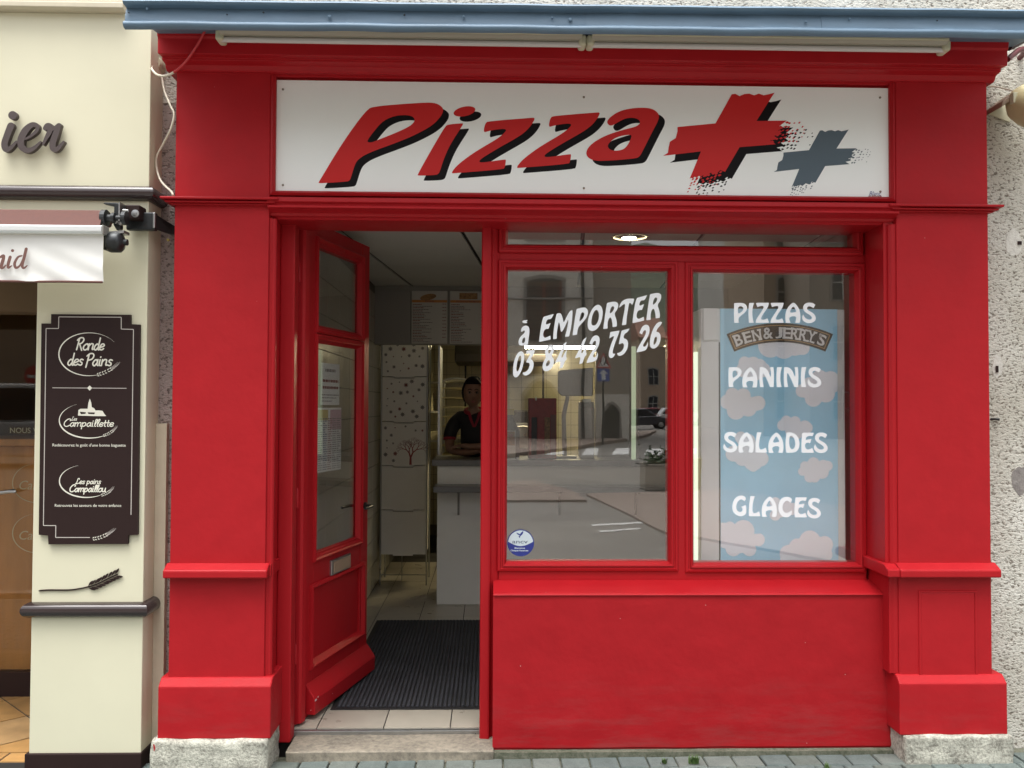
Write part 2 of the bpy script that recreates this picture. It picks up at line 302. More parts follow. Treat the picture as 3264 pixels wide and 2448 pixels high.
        b = bmesh.new(); b.from_mesh(me); bmesh.ops.remove_doubles(b, verts=b.verts, dist=1e-6) if not bev == 'keep' else None
        bmesh.ops.recalc_face_normals(b, faces=b.faces); b.to_mesh(me); b.free()
        if smooth: me.shade_smooth(); me.set_sharp_from_angle(angle=R(48))
        o = bpy.data.objects.new(name, me); link(o, c, par)
        if isinstance(bev, (int, float)) and bev > 0:
            md = o.modifiers.new('bevel', 'BEVEL'); md.width = bev; md.segments = seg; md.limit_method = 'ANGLE'; md.angle_limit = R(40)
        return tag(o, label, cat, group, kind)
def place(src, par, loc, label=None, group=None):
    "copy of one mesh object (shared data) at a world place"
    o = src.copy(); link(o, Vector(loc), par)
    if label: o['label'] = label
    if group: o['group'] = group
    return o
def copy_tree(src, loc, label=None, group=None, par=None, rz=None):
    o = src.copy(); link(o, Vector(loc), par)
    if label: o['label'] = label
    if rz is not None: o.rotation_euler[2] = rz
    for ch in [c for c in bpy.data.objects if c.parent is src]:
        c2 = ch.copy(); COL.objects.link(c2); c2.parent = o; WL[c2] = Vector(loc)
        for g in [q for q in bpy.data.objects if q.parent is ch]:
            g2 = g.copy(); COL.objects.link(g2); g2.parent = c2
    return o
# ------------------------------------------------------------------ lettering
def pp(t):
    "'x,y x,yc ...' -> points; a trailing c keeps the corner sharp"
    out = []
    for q in t.split():
        c = q.endswith('c'); a, b = q.rstrip('c').split(','); out.append((float(a), float(b)));
        if c: out.append((float(a), float(b)))
    return out
def chaikin(p, it=2):
    for _ in range(it):
        q = []
        for i in range(len(p)):
            a, b = p[i], p[(i + 1) % len(p)]
            if abs(a[0] - b[0]) + abs(a[1] - b[1]) < 1e-9: q.append(a); continue
            q += [(a[0]*.75 + b[0]*.25, a[1]*.75 + b[1]*.25), (a[0]*.25 + b[0]*.75, a[1]*.25 + b[1]*.75)]
        r = []
        for a in q:
            if not r or abs(a[0] - r[-1][0]) + abs(a[1] - r[-1][1]) > 1e-9: r.append(a)
        p = r
    return p
def clean(lp):
    r = []
    for a in lp:
        if not r or abs(a[0] - r[-1][0]) + abs(a[1] - r[-1][1]) > 1e-6: r.append(a)
    if len(r) > 1 and abs(r[0][0] - r[-1][0]) + abs(r[0][1] - r[-1][1]) < 1e-6: r.pop()
    return r
def spline(p, n=6):
    "open Catmull-Rom through points"
    p = [Vector(q) for q in p]; out = []
    for i in range(len(p) - 1):
        a, b, c, d = p[max(i - 1, 0)], p[i], p[i + 1], p[min(i + 2, len(p) - 1)]
        for k in range(n):
            t = k/n; out.append(.5*((2*b) + (c - a)*t + (2*a - 5*b + 4*c - d)*t*t + (3*b - a - 3*c + d)*t**3))
    return out + [p[-1]]
def text(string, size, origin, mt, name='lettering', par=None, bold=0, shear=0, align='LEFT', width=None, label=None, thick=0, spacing=1.0):
    "built-in typeface, lying in the x-z plane and facing the street"
    cu = bpy.data.curves.new('t', 'FONT'); cu.body = string; cu.size = size; cu.offset = bold; cu.shear = shear; cu.align_x = align; cu.resolution_u = 3; cu.space_character = spacing
    o = bpy.data.objects.new('t', cu); me = bpy.data.meshes.new_from_object(o); bpy.data.objects.remove(o); bpy.data.curves.remove(cu)
    sx = 1
    if width and len(me.vertices):
        xs = [v.co.x for v in me.vertices]; sx = width/(max(xs) - min(xs))
    b = MB(); b.add([(origin[0] + v.co.x*sx, origin[1], origin[2] + v.co.y) for v in me.vertices], [tuple(f.vertices) for f in me.polygons]); bpy.data.meshes.remove(me)
    return b.build(name, mt, par, label=label) if mt else b
# ================================================================== ground
gm = MB(); gm.add([(-400, -500, -.012), (400, -500, -.012), (400, -1.8, -.012), (-400, -1.8, -.012)], [(0, 1, 2, 3)])
gm.build('road', 'asphalt', kind='structure', label='grey asphalt square and street in front of the shops')
pv = MB(); pv.box(-30, 30, -1.76, .14, -.35, -.008); pave = pv.build('pavement', 'joint_sand', kind='structure', label='pavement of small grey-green setts along the shopfronts')
kb = MB(); kb.box(-30, 30, -1.90, -1.752, -.14, .004); kb.build('kerb', 'kerb_stone', kind='structure', bev=.012, label='pale stone kerb at the edge of the sett pavement')
pave.rotation_euler[1] = -.006; pave.location.z -= .020
PW, PD = .131, .118
variants = []
for k in range(8):
    m = MB(); j = lambda a: random.uniform(-a, a)
    a, b = PW/2 - .0035, PD/2 - .0035; h = .006
    top = [(-a + .004 + j(.002), -b + .004 + j(.002), h), (a - .004 + j(.002), -b + .004 + j(.002), h + j(.002)), (a - .004 + j(.002), b - .004 + j(.002), h + j(.002)), (-a + .004 + j(.002), b - .004 + j(.002), h)]
    mid = [(-a, -b, h - .005), (a, -b, h - .005), (a, b, h - .005), (-a, b, h - .005)]; bot = [(x, y, -.03) for x, y, _ in mid]
    m.add(bot + mid + top, [(0, 1, 5, 4), (1, 2, 6, 5), (2, 3, 7, 6), (3, 0, 4, 7), (4, 5, 9, 8), (5, 6, 10, 9), (6, 7, 11, 10), (7, 4, 8, 11), (8, 9, 10, 11)])
    variants.append(m)
protos = []
y0 = .062
for r in range(9):
    yc = y0 - PD*(r + .5)
    for i in range(33):
        xc = -2.22 + PW*(i + (.5 if r % 2 else 0)) + .02*math.sin(r*2.1)
        k = random.randrange(8)
        if len(protos) < 8:
            k = len(protos); m = variants[k]; m2 = MB(); m2.v = [v + Vector((xc, yc, 0)) for v in m.v]; m2.f = m.f; m2.m = m.m
            protos.append(m2.build('paver', 'paver_%d' % (k % 4), pave, base=(xc, yc, 0)))
        else: place(protos[k], pave, (xc, yc, random.uniform(-.002, .002)))
rest = MB()                                       # setts outside the view, joined
for r in range(15):
    yc = y0 - PD*(r + .5)
    for i in range(-45, 75):
        xc = -2.22 + PW*(i + (.5 if r % 2 else 0)) + .02*math.sin(r*2.1)
        if r < 9 and 0 <= i < 33: continue
        if abs(xc) > 8.9: continue
        rest.add([v + Vector((xc, yc, 0)) for v in random.choice(variants).v], variants[0].f)
rest.build('paver_field', 'paver_0', pave, kind='stuff')
# weeds in the joints
def tuft(px, py, n, h, label):
    c = G(px, py, .0); b = MB()
    for i in range(n):
        a = random.uniform(0, 6.283); l_ = h*random.uniform(.5, 1.1); sp = random.uniform(.1, .9)*l_; o = c + Vector((random.gauss(0, h*.3), random.gauss(0, .006), -.004))
        d = Vector((math.cos(a), math.sin(a), 0)); sd_ = Vector((-d.y, d.x, 0))*.0022
        b.add([o - sd_, o + sd_, o + d*sp*.45 + Vector((0, 0, l_*.7)) + sd_*.7, o + d*sp*.45 + Vector((0, 0, l_*.7)) - sd_*.7, o + d*sp + Vector((0, 0, l_))], [(0, 1, 2, 3), (3, 2, 4)])
    b.build('grass_tuft', 'grass', label=label, cat='weed')
tuft(2213, 2430, 110, .036, 'bushy green grass tuft growing between two setts under the red wall')
tuft(2118, 2430, 40, .024, 'small sparse grass tuft in the sett joint beside a bushier one')
tuft(2636, 2444, 30, .02, 'tiny grass tuft in the setts near the carved stone foot')
# ================================================================== house wall behind the shopfront
hw = thing('house_wall', 'rough-cast white house wall with dark pits around the red shopfront', 'wall', (2.6, .15, 0))
m = MB(); m.box(2.25, 9, .15, .5, -.1, 7); m.box(-1.62, 2.2495, .15, .5, 3.02, 7)
m.build('wall', 'roughcast_white', hw)
m = MB(); m.box(-1.66, -1.40, .151, .5, -.1, 3.019); m.build('wall_strip', 'roughcast_pink', hw, label='pinkish rough-cast strip between bakery and red pilaster')
def blob(cx, cy, rx, ry, y, n=22, jit=.10, seed=0):
    rd = random.Random(seed); ph = [rd.uniform(0, 6.28) for _ in range(4)]
    return [P(cx + rx*math.cos(t)*(1 + jit*(math.sin(2*t + ph[0]) + .6*math.sin(5*t + ph[1]) + .4*math.sin(9*t + ph[2]))), cy + ry*math.sin(t)*(1 + jit*(math.sin(3*t + ph[3]) + .5*math.sin(7*t + ph[0]))), y) for t in [2*math.pi*k/n for k in range(n)]]
for nm, mt, args, y in (('plaster_patch', 'patch_plaster', (3232, 775, 24, 44), .149), ('plaster_patch', 'patch_plaster', (3180, 1168, 16, 36), .149), ('damp_patch', 'patch_grey', (3252, 1530, 26, 46), .149)):
    m = MB(); m.poly([blob(*args, y, seed=int(args[0] + args[1]))], thick=.004); m.build(nm, mt, hw)
m = MB(); m.box(X(3244, 770, .146), X(3256, 770, .146), .143, .147, Z(3250, 780, .146), Z(3250, 769, .146)); m.box(X(3174, 1180, .146), X(3182, 1180, .146), .143, .147, Z(3178, 1187, .146), Z(3178, 1166, .146)); m.build('peg_hole', 'brown_matt', hw)
m = MB(); a = P(3158, 1337, .14); m.tube([a + Vector((0, .02, 0)), a + Vector((.02, -.005, .002)), a + Vector((.036, -.012, .0))], [.006, .005, .006], 6); m.build('rusty_hook', 'iron', hw)
# ================================================================== red shopfront
LX0, LX1, RX0, RX1 = -1.43, -1.004, 1.88, 2.311
sf = thing('pizza_shopfront', 'bright red painted wooden shopfront with pilasters, glazed door and two windows', 'shopfront', (.44, 0, 0))
ZC = Z(1800, 636, -.05); zc = lambda py, y=-.02: Z(1800, py, y)
capz = [Z(700, 653, -.018), Z(700, 645, -.035), Z(700, 636, -.05), Z(700, 626, -.05)]
PZ0 = (Z(690, 1842, -.05) + Z(3020, 1845, -.05))/2; PZ1 = PZ0 + .038
BZ0 = (Z(690, 2355, -.04) + Z(3040, 2345, -.04))/2; BZ1 = (Z(690, 2188, -.04) + Z(3040, 2180, -.04))/2
CZ = Z(1860, 191, -.12)                            # underside of the cornice
def pilaster(x0, x1, side):
    m = MB(); m.box(x0, x1, 0, .3, BZ1 + .02, CZ + .05)
    p = m.build('pilaster', 'red_plaster', sf, bev=.004)
    for k in range(10): pass
    m = MB()
    for (za, zb, pr) in ((capz[0], capz[1], .018), (capz[1], capz[2], .034), (capz[2] + .003, capz[3], .05)): m.box(x0 - pr, x1 + pr, -pr, .14, za, zb)
    m.prism([(-.03, capz[3] - .001), (.02, capz[3] + .012), (.14, capz[3] + .012), (.14, capz[3] - .001)], x0 - .03, x1 + .03)
    m.build('capital', 'red_wood', p, bev=.005)
    m = MB(); pr = .05
    m.prism([(-pr, PZ0), (-pr, PZ1 - .004), (-.004, PZ1 + .022), (.14, PZ1 + .022), (.14, PZ0)], x0 - .014, x1 + .02)
    m.build('dado_moulding', 'red_wood', p, bev=.006)
    m = MB(); bx0, bx1 = (X(502, 2270, -.04), X(863, 2270, -.04)) if side < 0 else (X(2868, 2270, -.04), X(3212, 2270, -.04))
    m.prism([(-.04, BZ0), (-.04, BZ1), (-.003, BZ1 + .032), (.18, BZ1 + .032), (.18, BZ0)], bx0, bx1)
    m.build('base_block', 'red_plaster', p, bev=.006)
    return p
pl = pilaster(LX0, LX1, -1); pr_ = pilaster(RX0, RX1, 1)
m = MB(); m.ring(X(2932, 2020, -.002), X(3112, 2020, -.002), Z(3020, 2158, -.002), Z(3020, 1886, -.002), [(-.008, .004), (-.004, -.006), (.004, -.006), (.012, .004)]); m.build('panel_moulding', 'red_plaster', pr_)
m = MB(); m.box(X(2936, 2020, -.006), X(3108, 2020, -.006), -.005, .02, Z(3020, 2154, -.006), Z(3020, 1890, -.006)); m.build('panel', 'red_plaster', pr_, bev=.004)
# stone feet, hewn
def stone(x0, x1, y0_, y1_, z0, z1, name, seed, amp=.006, tin='plinth_stone'):
    b = bmesh.new(); bmesh.ops.create_cube(b, size=1); bmesh.ops.subdivide_edges(b, edges=b.edges[:], cuts=14, use_grid_fill=True)
    for v in b.verts:
        p = Vector((x0 + (v.co.x + .5)*(x1 - x0), y0_ + (v.co.y + .5)*(y1_ - y0_), z0 + (v.co.z + .5)*(z1 - z0)))
        edge = sum(1 for q in v.co if abs(abs(q) - .5) < .01) - 1
        n_ = Vector((noise.noise(p*22 + Vector((seed, 0, 0))), noise.noise(p*22 + Vector((0, seed, 5))), noise.noise(p*22 + Vector((9, 0, seed)))))
        p += n_*amp; p -= Vector(v.co).normalized()*(.004*max(0, edge))
        v.co = p
    me = bpy.data.meshes.new(name); b.to_mesh(me); b.free(); c = Vector(((x0 + x1)/2, (y0_ + y1_)/2, z0)); me.transform(Matrix.Translation(-c)); me.materials.append(MATS[tin]); me.shade_smooth()
    o = bpy.data.objects.new(name, me); link(o, c, sf); return o
s1 = stone(X(478, 2400, -.06), X(853, 2400, -.06), -.065, .17, -.1, BZ0 + .003, 'foot_stone', 1)
s2 = stone(X(2888, 2390, -.06), X(3232, 2390, -.06), -.065, .17, -.03, BZ0 + .003, 'foot_stone', 4)
m = MB(); q = P(490, 2383, -.0735); m.ribbon([q + Vector((0, 0, .012)), q + Vector((.003, 0, 0)), q + Vector((.002, 0, -.014))], [.006, .008, .004]); m.build('paint_drip', 'red_plaster', s1)
# entablature between the pilasters
AX0, AX1 = LX1, RX0
prof = [(.03, zc(627)), (-.022, zc(637)), (-.034, zc(640)), (-.036, zc(653)), (-.02, zc(657)), (-.022, zc(662)), (-.03, zc(665)), (-.03, zc(671)), (-.005, zc(676)), (.018, zc(682)), (.022, zc(690)), (.035, zc(693)), (.045, zc(699)), (.12, zc(699)), (.12, zc(627))]
m = MB(); m.prism(prof, AX0 - .002, AX1 + .002); arch = m.build('architrave', 'red_wood', sf, bev=.002)
LZ = zc(699)
SX0, SX1 = X(873, 437, .03), X(2836, 460, .03); SZ0 = (Z(873, 617, .03) + Z(2836, 639, .03))/2; SZ1 = (Z(873, 257, .03) + Z(2836, 280, .03))/2
m = MB(); m.box(AX0 - .002, AX1 + .002, .045, .3, LZ + .001, CZ + .05); m.build('frieze', 'red_wood', sf)
m = MB(); m.ring(AX0, AX1, SZ0 - .012, CZ + .001, [(0, .045), (0, .004), (.012, -.004), (.018, .006), (.022, .01), (.0225, .045)]); m.build('frieze_moulding', 'red_wood', sf)
m = MB(); tz = SZ1 + .012; m.prism([(.045, tz), (.016, tz), (.016, tz + .012), (.006, tz + .016), (.006, tz + .05), (-.004, tz + .056), (-.004, CZ), (.045, CZ)], AX0 + .001, AX1 - .001); m.build('frieze_fillet', 'red_wood', sf, bev=.002)
CX0, CX1 = X(502, 175, -.12), X(3212, 210, -.12)
m = MB(); m.prism([(.14, CZ - .035), (-.012, CZ - .035), (-.02, CZ - .028), (-.03, CZ - .012), (-.07, CZ - .006), (-.07, CZ + .006), (-.12, CZ + .002), (-.122, CZ + .07), (-.13, CZ + .078), (-.135, CZ + .115), (.14, CZ + .115)], CX0, CX1)
corn = m.build('cornice', 'red_wood', sf, bev=.003)
# zinc flashing over the cornice, in lapped lengths
FY = -.48
fz0 = lambda px: Z(px, 92 + (px - 400)*.0106, FY); fz1 = lambda px: Z(px, 16 + (px - 400)*.0114, FY)
seams = [398, 1103, 1868, 2618, 3420]
m0 = None
fl = []
for k in range(4):
    b = MB(); n = 14
    for kk in range(n):
        pa, pb = seams[k] + (seams[k + 1] - seams[k])*kk/n, seams[k] + (seams[k + 1] - seams[k])*(kk + 1)/n
        rows = []
        for p_ in (pa, pb):
            wv = .0016*math.sin(p_*.013) + .0012*math.sin(p_*.023 + 1); x = X(p_, 60, FY); za, zb = fz0(p_) + wv*.6, fz1(p_) + wv*.4; dk = .0015*k
            rows.append([(x, .16, zb + .09), (x, FY - .01, zb + .018), (x, FY - .022, zb + .014), (x, FY - .027, zb + .006), (x, FY - .022, zb - .001), (x, FY - .008, zb - .003), (x, FY + .014 - dk, zb - .006), (x, FY + .008 - dk, zb - .02), (x, FY + .003 - dk + wv, (za + zb)/2 + .008), (x, FY - dk, za + .034), (x, FY - .012, za + .029), (x, FY - .02, za + .02), (x, FY - .02, za + .012), (x, FY - .012, za + .003), (x, FY + .004, za), (x, FY + .016, za + .01), (x, FY + .02, zb - .012), (x, .16, zb + .076)])
        q = len(rows[0]); b.add(rows[0] + rows[1], [(i, i + 1, q + i + 1, q + i) for i in range(q - 1)])
        if kk == 0: b.add(rows[0], [tuple(range(q))])
        if kk == n - 1: b.add(rows[1], [tuple(range(q))])
    fl.append(b.build('flashing', 'zinc_blue', sf, smooth=True))
for px, py, r in ((469, 28, .006), (411, 41, .003), (724, 47, .003), (840, 40, .004), (1050, 53, .008), (1478, 53, .006), (1760, 57, .005), (1818, 63, .008), (2569, 70, .005), (2708, 60, .005), (2987, 66, .003), (1289, 48, .004), (1567, 10, .004), (1790, 15, .004)):
    c = P(px, py, FY - .006); b = MB(); b.lathe(c, (0, -1, 0), [(r, 0), (r, .002), (r*.6, .005), (0, .006)], 10); b.build('rivet', 'zinc_dark' if r < .0045 else 'zinc_blue', fl[0])
# -------- reveals and door frame
GZ = .03
m = MB()
m.box(LX1 - .001, LX1 + .012, .012, .21, .02, LZ); m.build('door_reveal', 'red_wood', sf)
m = MB(); m.prism([(LX1 + .002, .014), (LX1 + .022, .014), (LX1 + .03, .022), (LX1 + .03, .04), (LX1 + .002, .045)], BZ1 + .03, LZ - .001, 'z'); m.build('reveal_bead', 'red_wood', sf, bev=.003)
m = MB(); m.box(LX1 + .012, X(938, 1500, .2), .17, .262, .02, 2.60); m.build('door_jamb', 'red_wood', sf, bev=.006)
m = MB(); m.prism([(.0, PZ0), (.0, PZ1), (.0, PZ1 + .018), (.2, PZ1 + .018), (.2, PZ0)], LX1 - .001, LX1 + .026); m.build('reveal_moulding', 'red_wood', sf, bev=.004)
m = MB(); m.box(LX1 - .001, LX1 + .02, -.002, .2, BZ0 - .02, BZ1 + .028); m.build('reveal_base', 'red_plaster', sf, bev=.004)
RVX = 1.832
m = MB(); m.box(RVX, RX0 + .01, .03, .285, PZ1 + .015, 2.60); m.build('window_reveal', 'red_wood', sf, bev=.003)
m = MB(); m.prism([(RX0 + .002, .008), (RX0 - .018, .008), (RX0 - .03, .02), (RX0 - .034, .04), (RX0 + .002, .05)], BZ1 + .03, LZ - .001, 'z'); m.build('reveal_bead', 'red_wood', sf, bev=.003)
m = MB(); m.prism([(-.046, PZ0 + .002), (-.046, PZ1 - .003), (.0, PZ1 + .017), (.24, PZ1 + .017), (.24, PZ0 + .002)], RVX - .022, RX0 - .0145); m.build('reveal_moulding', 'red_wood', sf, bev=.004)
m = MB(); m.box(RVX + .012, RX0 + .01, .02, .285, BZ1 + .03, PZ0 + .002); m.build('reveal_panel', 'red_wood', sf)
# -------- window framing
WY = .225
def xw(px, py=1300, y=WY): return X(px, py, y)
def zw(py, px=2170, y=WY): return Z(px, py, y)
PX0, PX1 = X(1533, 1300, .19), X(1563, 1300, .19)
m = MB(); m.prism([(PX0, .20), (PX0 + .006, .19), (PX1, .19), (PX1 + .004, .2), (PX1 + .008, .215), (xw(1589) + .004, .24), (xw(1589) + .004, .31), (PX0, .31)], .012, 2.60, 'z'); m.build('door_post', 'red_wood', sf, bev=.002)
m = MB(); m.box(PX1 - .012, PX1 - .006, .1865, .192, .02, 2.6); m.build('post_fillet', 'red_wood', sf)
m = MB(); m.box(xw(1589) + .004, RVX, .24, .30, zw(832) - .002, zw(805)); m.build('transom_rail', 'red_wood', sf, bev=.002)
m = MB(); m.box(xw(2159), xw(2187), .232, .30, zw(1824), zw(832) - .002); m.build('mullion', 'red_wood', sf, bev=.004)
m = MB(); m.box(xw(1589) + .004, RVX, .232, .30, zw(1850), zw(1820)); m.build('bottom_rail', 'red_wood', sf, bev=.002)
m = MB(); m.box(AX0, RX0, .13, .31, 2.545, 2.62); m.build('head_rail', 'red_wood', sf)
sash = [(0, .31), (0, .228), (.004, .222), (.014, .219), (.017, .225), (.024, .225), (.027, .217), (.034, .219), (.044, .243), (.046, .252), (.046, .31)]
def window(x0, x1, z0, z1, gl):
    m = MB(); m.ring(x0, x1, z0, z1, sash); f = m.build('window', 'red_wood', sf)
    gx0, gx1, gz0, gz1 = gl
    m = MB(); m.box(x0 + .038, x1 - .038, .2575, .2635, z0 + .038, z1 - .038); m.build('pane', 'window_glass', f)
    return f
w1 = window(xw(1587), xw(2162), zw(1822, 1870), zw(830, 1870), (0, 0, 0, 0))
w2 = window(xw(2184), xw(2761), zw(1826, 2470), zw(837, 2470), (0, 0, 0, 0))
w3 = window(xw(1587), xw(2756), zw(810, 2170), 2.575, (0, 0, 0, 0))
# -------- stall riser
SRX0, SRX1 = X(1571, 2100, .09), RX0 + .005
z1_ = Z(2100, 1895, .09); z2_ = Z(2100, 1848, .228)
b = bmesh.new(); bmesh.ops.create_grid(b, x_segments=60, y_segments=24, size=.5)
for v in b.verts:
    x = SRX0 + (v.co.x + .5)*(SRX1 - SRX0); t = v.co.y + .5; z = .022 + t*(z1_ - .022); p = Vector((x, 0, z))
    y = .09 + .0028*noise.noise(p*3.1) + .0012*noise.noise(p*11) - .004*max(0, math.exp(-((z - .12)/.03)**2))*max(0, noise.noise(Vector((x*2.2, 1, 0))) + .3) + .012*max(0, .06 - z)/.06*0
    z += .004*noise.noise(Vector((x*5, 0, 3)))*(1 - t)
    v.co = (x, y, z)
me = bpy.data.meshes.new('stall_riser'); 
top = [v for v in b.verts if abs(v.co.z - z1_) < 1e-4]
b.to_mesh(me); b.free(); me.materials.append(MATS['red_wall']); me.shade_smooth(); c = Vector(((SRX0 + SRX1)/2, .09, .022)); me.transform(Matrix.Translation(-c))
o = bpy.data.objects.new('stall_riser', me); link(o, c, sf)
m = MB(); m.box(SRX0 + .003, SRX1 - .001, .097, .3, .01, z1_ - .006); m.build('riser_core', 'red_wall', sf)
m = MB(); m.prism([(.082, z1_ - .004), (.084, z1_ + .002), (.095, z1_ + .008), (.24, z2_), (.3, z2_), (.3, z1_ - .004)], SRX0, SRX1); m.build('sill', 'red_wood', sf, bev=.004)
m = MB(); m.box(SRX0 - .01, RX0, .06, .12, -.1, .012); m.build('mortar_fillet', 'joint_sand', sf)
# -------- doorstep
stone(X(912, 2370, .06), SRX0 + .004, .045, .262, -.03, .028, 'doorstep', 8, .003, 'step_stone')
m = MB(); m.box(LX1 + .012, PX0 + .002, .248, .285, .0, .046); m.build('threshold_strip', 'steel', sf, bev=.002)
# -------- door leaf, open into the shop
HX, HY = X(951, 1500, .29), .29
ex, ey = X(1173, 1500, 1.14), 1.14
DW = math.hypot(ex - HX, ey - HY); du = Vector((ex - HX, ey - HY, 0))/DW; dn = Vector((du.y, -du.x, 0))
dtf = lambda p: Vector((HX, HY, 0)) + du*p.x - dn*p.y + Vector((0, 0, p.z))          # local x along the leaf, -y out of its street face
door = thing('tmp', 'x', 'x', (HX, HY, .055)); door.name = 'door'; del door['label']; del door['category']
door.parent = sf; door.location = WL[door] - WL[sf]
DT = 2.525
def dbox(name, x0, x1, y0_, y1_, z0, z1, mt='red_wood', par=None, bev=.003):
    b = MB(dtf); b.box(x0, x1, y0_, y1_, z0, z1); return b.build(name, mt, par or door, bev=bev)
gx0, gx1 = .205, DW*.845
dbox('stile', 0, gx0 - .03, 0, .045, .06, DT); dbox('stile', gx1 + .03, DW, 0, .045, .06, DT)
dbox('rail', gx0 - .03, gx1 + .03, .001, .044, DT - .12, DT); dbox('rail', gx0 - .03, gx1 + .03, .001, .044, 1.93, 2.0); dbox('rail', gx0 - .03, gx1 + .03, .001, .044, .67, .85); dbox('rail', gx0 - .03, gx1 + .03, .001, .044, .06, .31)
dm = [(-.016, .0), (-.014, -.012), (-.004, -.016), (.004, -.01), (.012, -.008), (.022, .008), (.03, .018)]
for z0, z1 in ((2.0, 2.42), (.845, 1.925)):
    b = MB(dtf); b.ring(gx0 - .03, gx1 + .03, z0 - .025, z1 + .025, [(d + .004, y) for d, y in dm]); b.build('glazing_bead', 'red_wood', door)
    b = MB(dtf); b.box(gx0 - .028, gx1 + .028, .018, .023, z0 - .022, z1 + .022); b.build('pane', 'window_glass', door)
b = MB(dtf); b.ring(.135, DW - .06, .285, .70, [(-.004, 0), (-.002, -.014), (.012, -.018), (.022, -.006), (.034, .012)]); b.build('panel_moulding', 'red_wood', door)
dbox('panel', .16, DW - .085, .012, .03, .30, .68, bev=.001)
b = MB(dtf); b.prism([(.0, .075), (-.05, .075), (-.052, .15), (-.046, .162), (0, .225)], .10, DW + .004); b.build('weather_bar', 'red_wood', door, bev=.005)
b = MB(dtf); b.prism([(0, .0), (.002, -.014), (.014, -.022), (.05, -.024), (.064, -.016), (.068, 0)], .065, DT - .02, 'z'); b.build('cover_strip', 'red_wood', door, bev=.002)
dbox('letter_slot', DW*.42, DW*.70, -.012, .004, .705, .785, 'steel', bev=.003); dbox('letter_flap', DW*.44, DW*.68, -.018, -.0125, .715, .775, 'beige_dark', bev=.002)
b = MB(dtf); hx = DW - .045; b.lathe((hx, 0, 1.02), (0, -1, 0), [(.022, 0), (.022, .008), (.01, .012), (.009, .05)], 14); b.tube([(hx, -.045, 1.02), (hx - .05, -.05, 1.02), (hx - .11, -.048, 1.018)], [.009, .009, .008], 8); b.build('handle', 'black_plastic', door, smooth=True)
b = MB(dtf); b.lathe((hx, .045, 1.02), (0, 1, 0), [(.022, 0), (.022, .008), (.01, .012), (.009, .05)], 14); b.tube([(hx, .09, 1.02), (hx - .05, .095, 1.02), (hx - .11, .093, 1.018)], [.009, .009, .008], 8); b.build('handle', 'black_plastic', door, smooth=True)
for z in (.35, 1.1, 2.2):
    b = MB(); b.lathe((HX - .006, HY + .004, z), (0, 0, 1), [(.009, 0), (.009, .09), (.004, .098)], 10); b.build('hinge', 'red_wood', door, smooth=True)
for k_, (x_, y_, z_2, s_) in enumerate(((.106, -.052, .15, .012), (.13, -.0525, .158, .008), (.1, -.03, .10, .006), (.3, -.0522, .12, .005))):
    rd = random.Random(k_); b = MB(dtf); b.poly([[(x_ + s_*rd.uniform(.6, 1.2)*math.cos(a), y_ - .0006, z_2 + s_*.6*rd.uniform(.5, 1.2)*math.sin(a)) for a in [2*math.pi*i/9 for i in range(9)]]]); b.build('paint_chip', 'paper_pink', door)
# papers behind the door glass
def dpaper(name, x0, x1, z0, z1, label, mt='paper'):
    b = MB(dtf); b.box(x0, x1, .026, .027, z0, z1); return b.build(name, mt, label=label, cat='notice')
n1 = dpaper('notice', DW*.335, DW*.60, 1.60, 1.82, 'white opening-hours notice taped behind the red door glass')
for k, (t, z, w_, mt) in enumerate((('HORAIRES', 1.775, .11, 'ink_black'), ('MIDI & SOIR', 1.715, .18, 'ink_red'), ('du MARDI', 1.675, .16, 'ink_red'))):
    pass
def dlines(par, x0, x1, rows, mt, seed):
    rd = random.Random(seed); b = MB(dtf)
    for z, h, f in rows:
        x = x0
        while x < x0 + (x1 - x0)*f:
            q = min(rd.uniform(.008, .03), x1 - x); b.box(x, x + q, .0252, .0255, z, z + h); x += q + .005
    return b.build('print', mt, par, kind='stuff')
dlines(n1, DW*.395, DW*.54, [(1.775, .016, 1)], 'ink_grey', 1); dlines(n1, DW*.36, DW*.58, [(1.72, .014, 1), (1.685, .014, .9)], 'ink_brown', 2); dlines(n1, DW*.35, DW*.59, [(1.65, .006, 1), (1.635, .005, .8), (1.618, .005, .6)], 'ink_grey', 3)
n2 = dpaper('flyer', DW*.295, DW*.63, 1.25, 1.585, 'colour-printed menu leaflet in columns behind the red door glass')
cw = DW*.33/5
for c_ in range(5):
    xx = DW*.30 + cw*c_
    dlines(n2, xx + .003, xx + cw - .006, [(1.26 + .0115*r_, .005, random.uniform(.5, 1)) for r_ in range(24)], ('ink_grey', 'vinyl_ink', 'ink_brown', 'ink_grey', 'ink_grey')[c_], 10 + c_)
b = MB(dtf); b.box(DW*.47, DW*.63, .0256, .0258, 1.47, 1.575); b.build('print', 'paper_pink', n2)
b = MB(dtf); b.box(DW*.30, DW*.44, .0256, .0258, 1.52, 1.575); b.build('print', 'paper_yellow', n2)
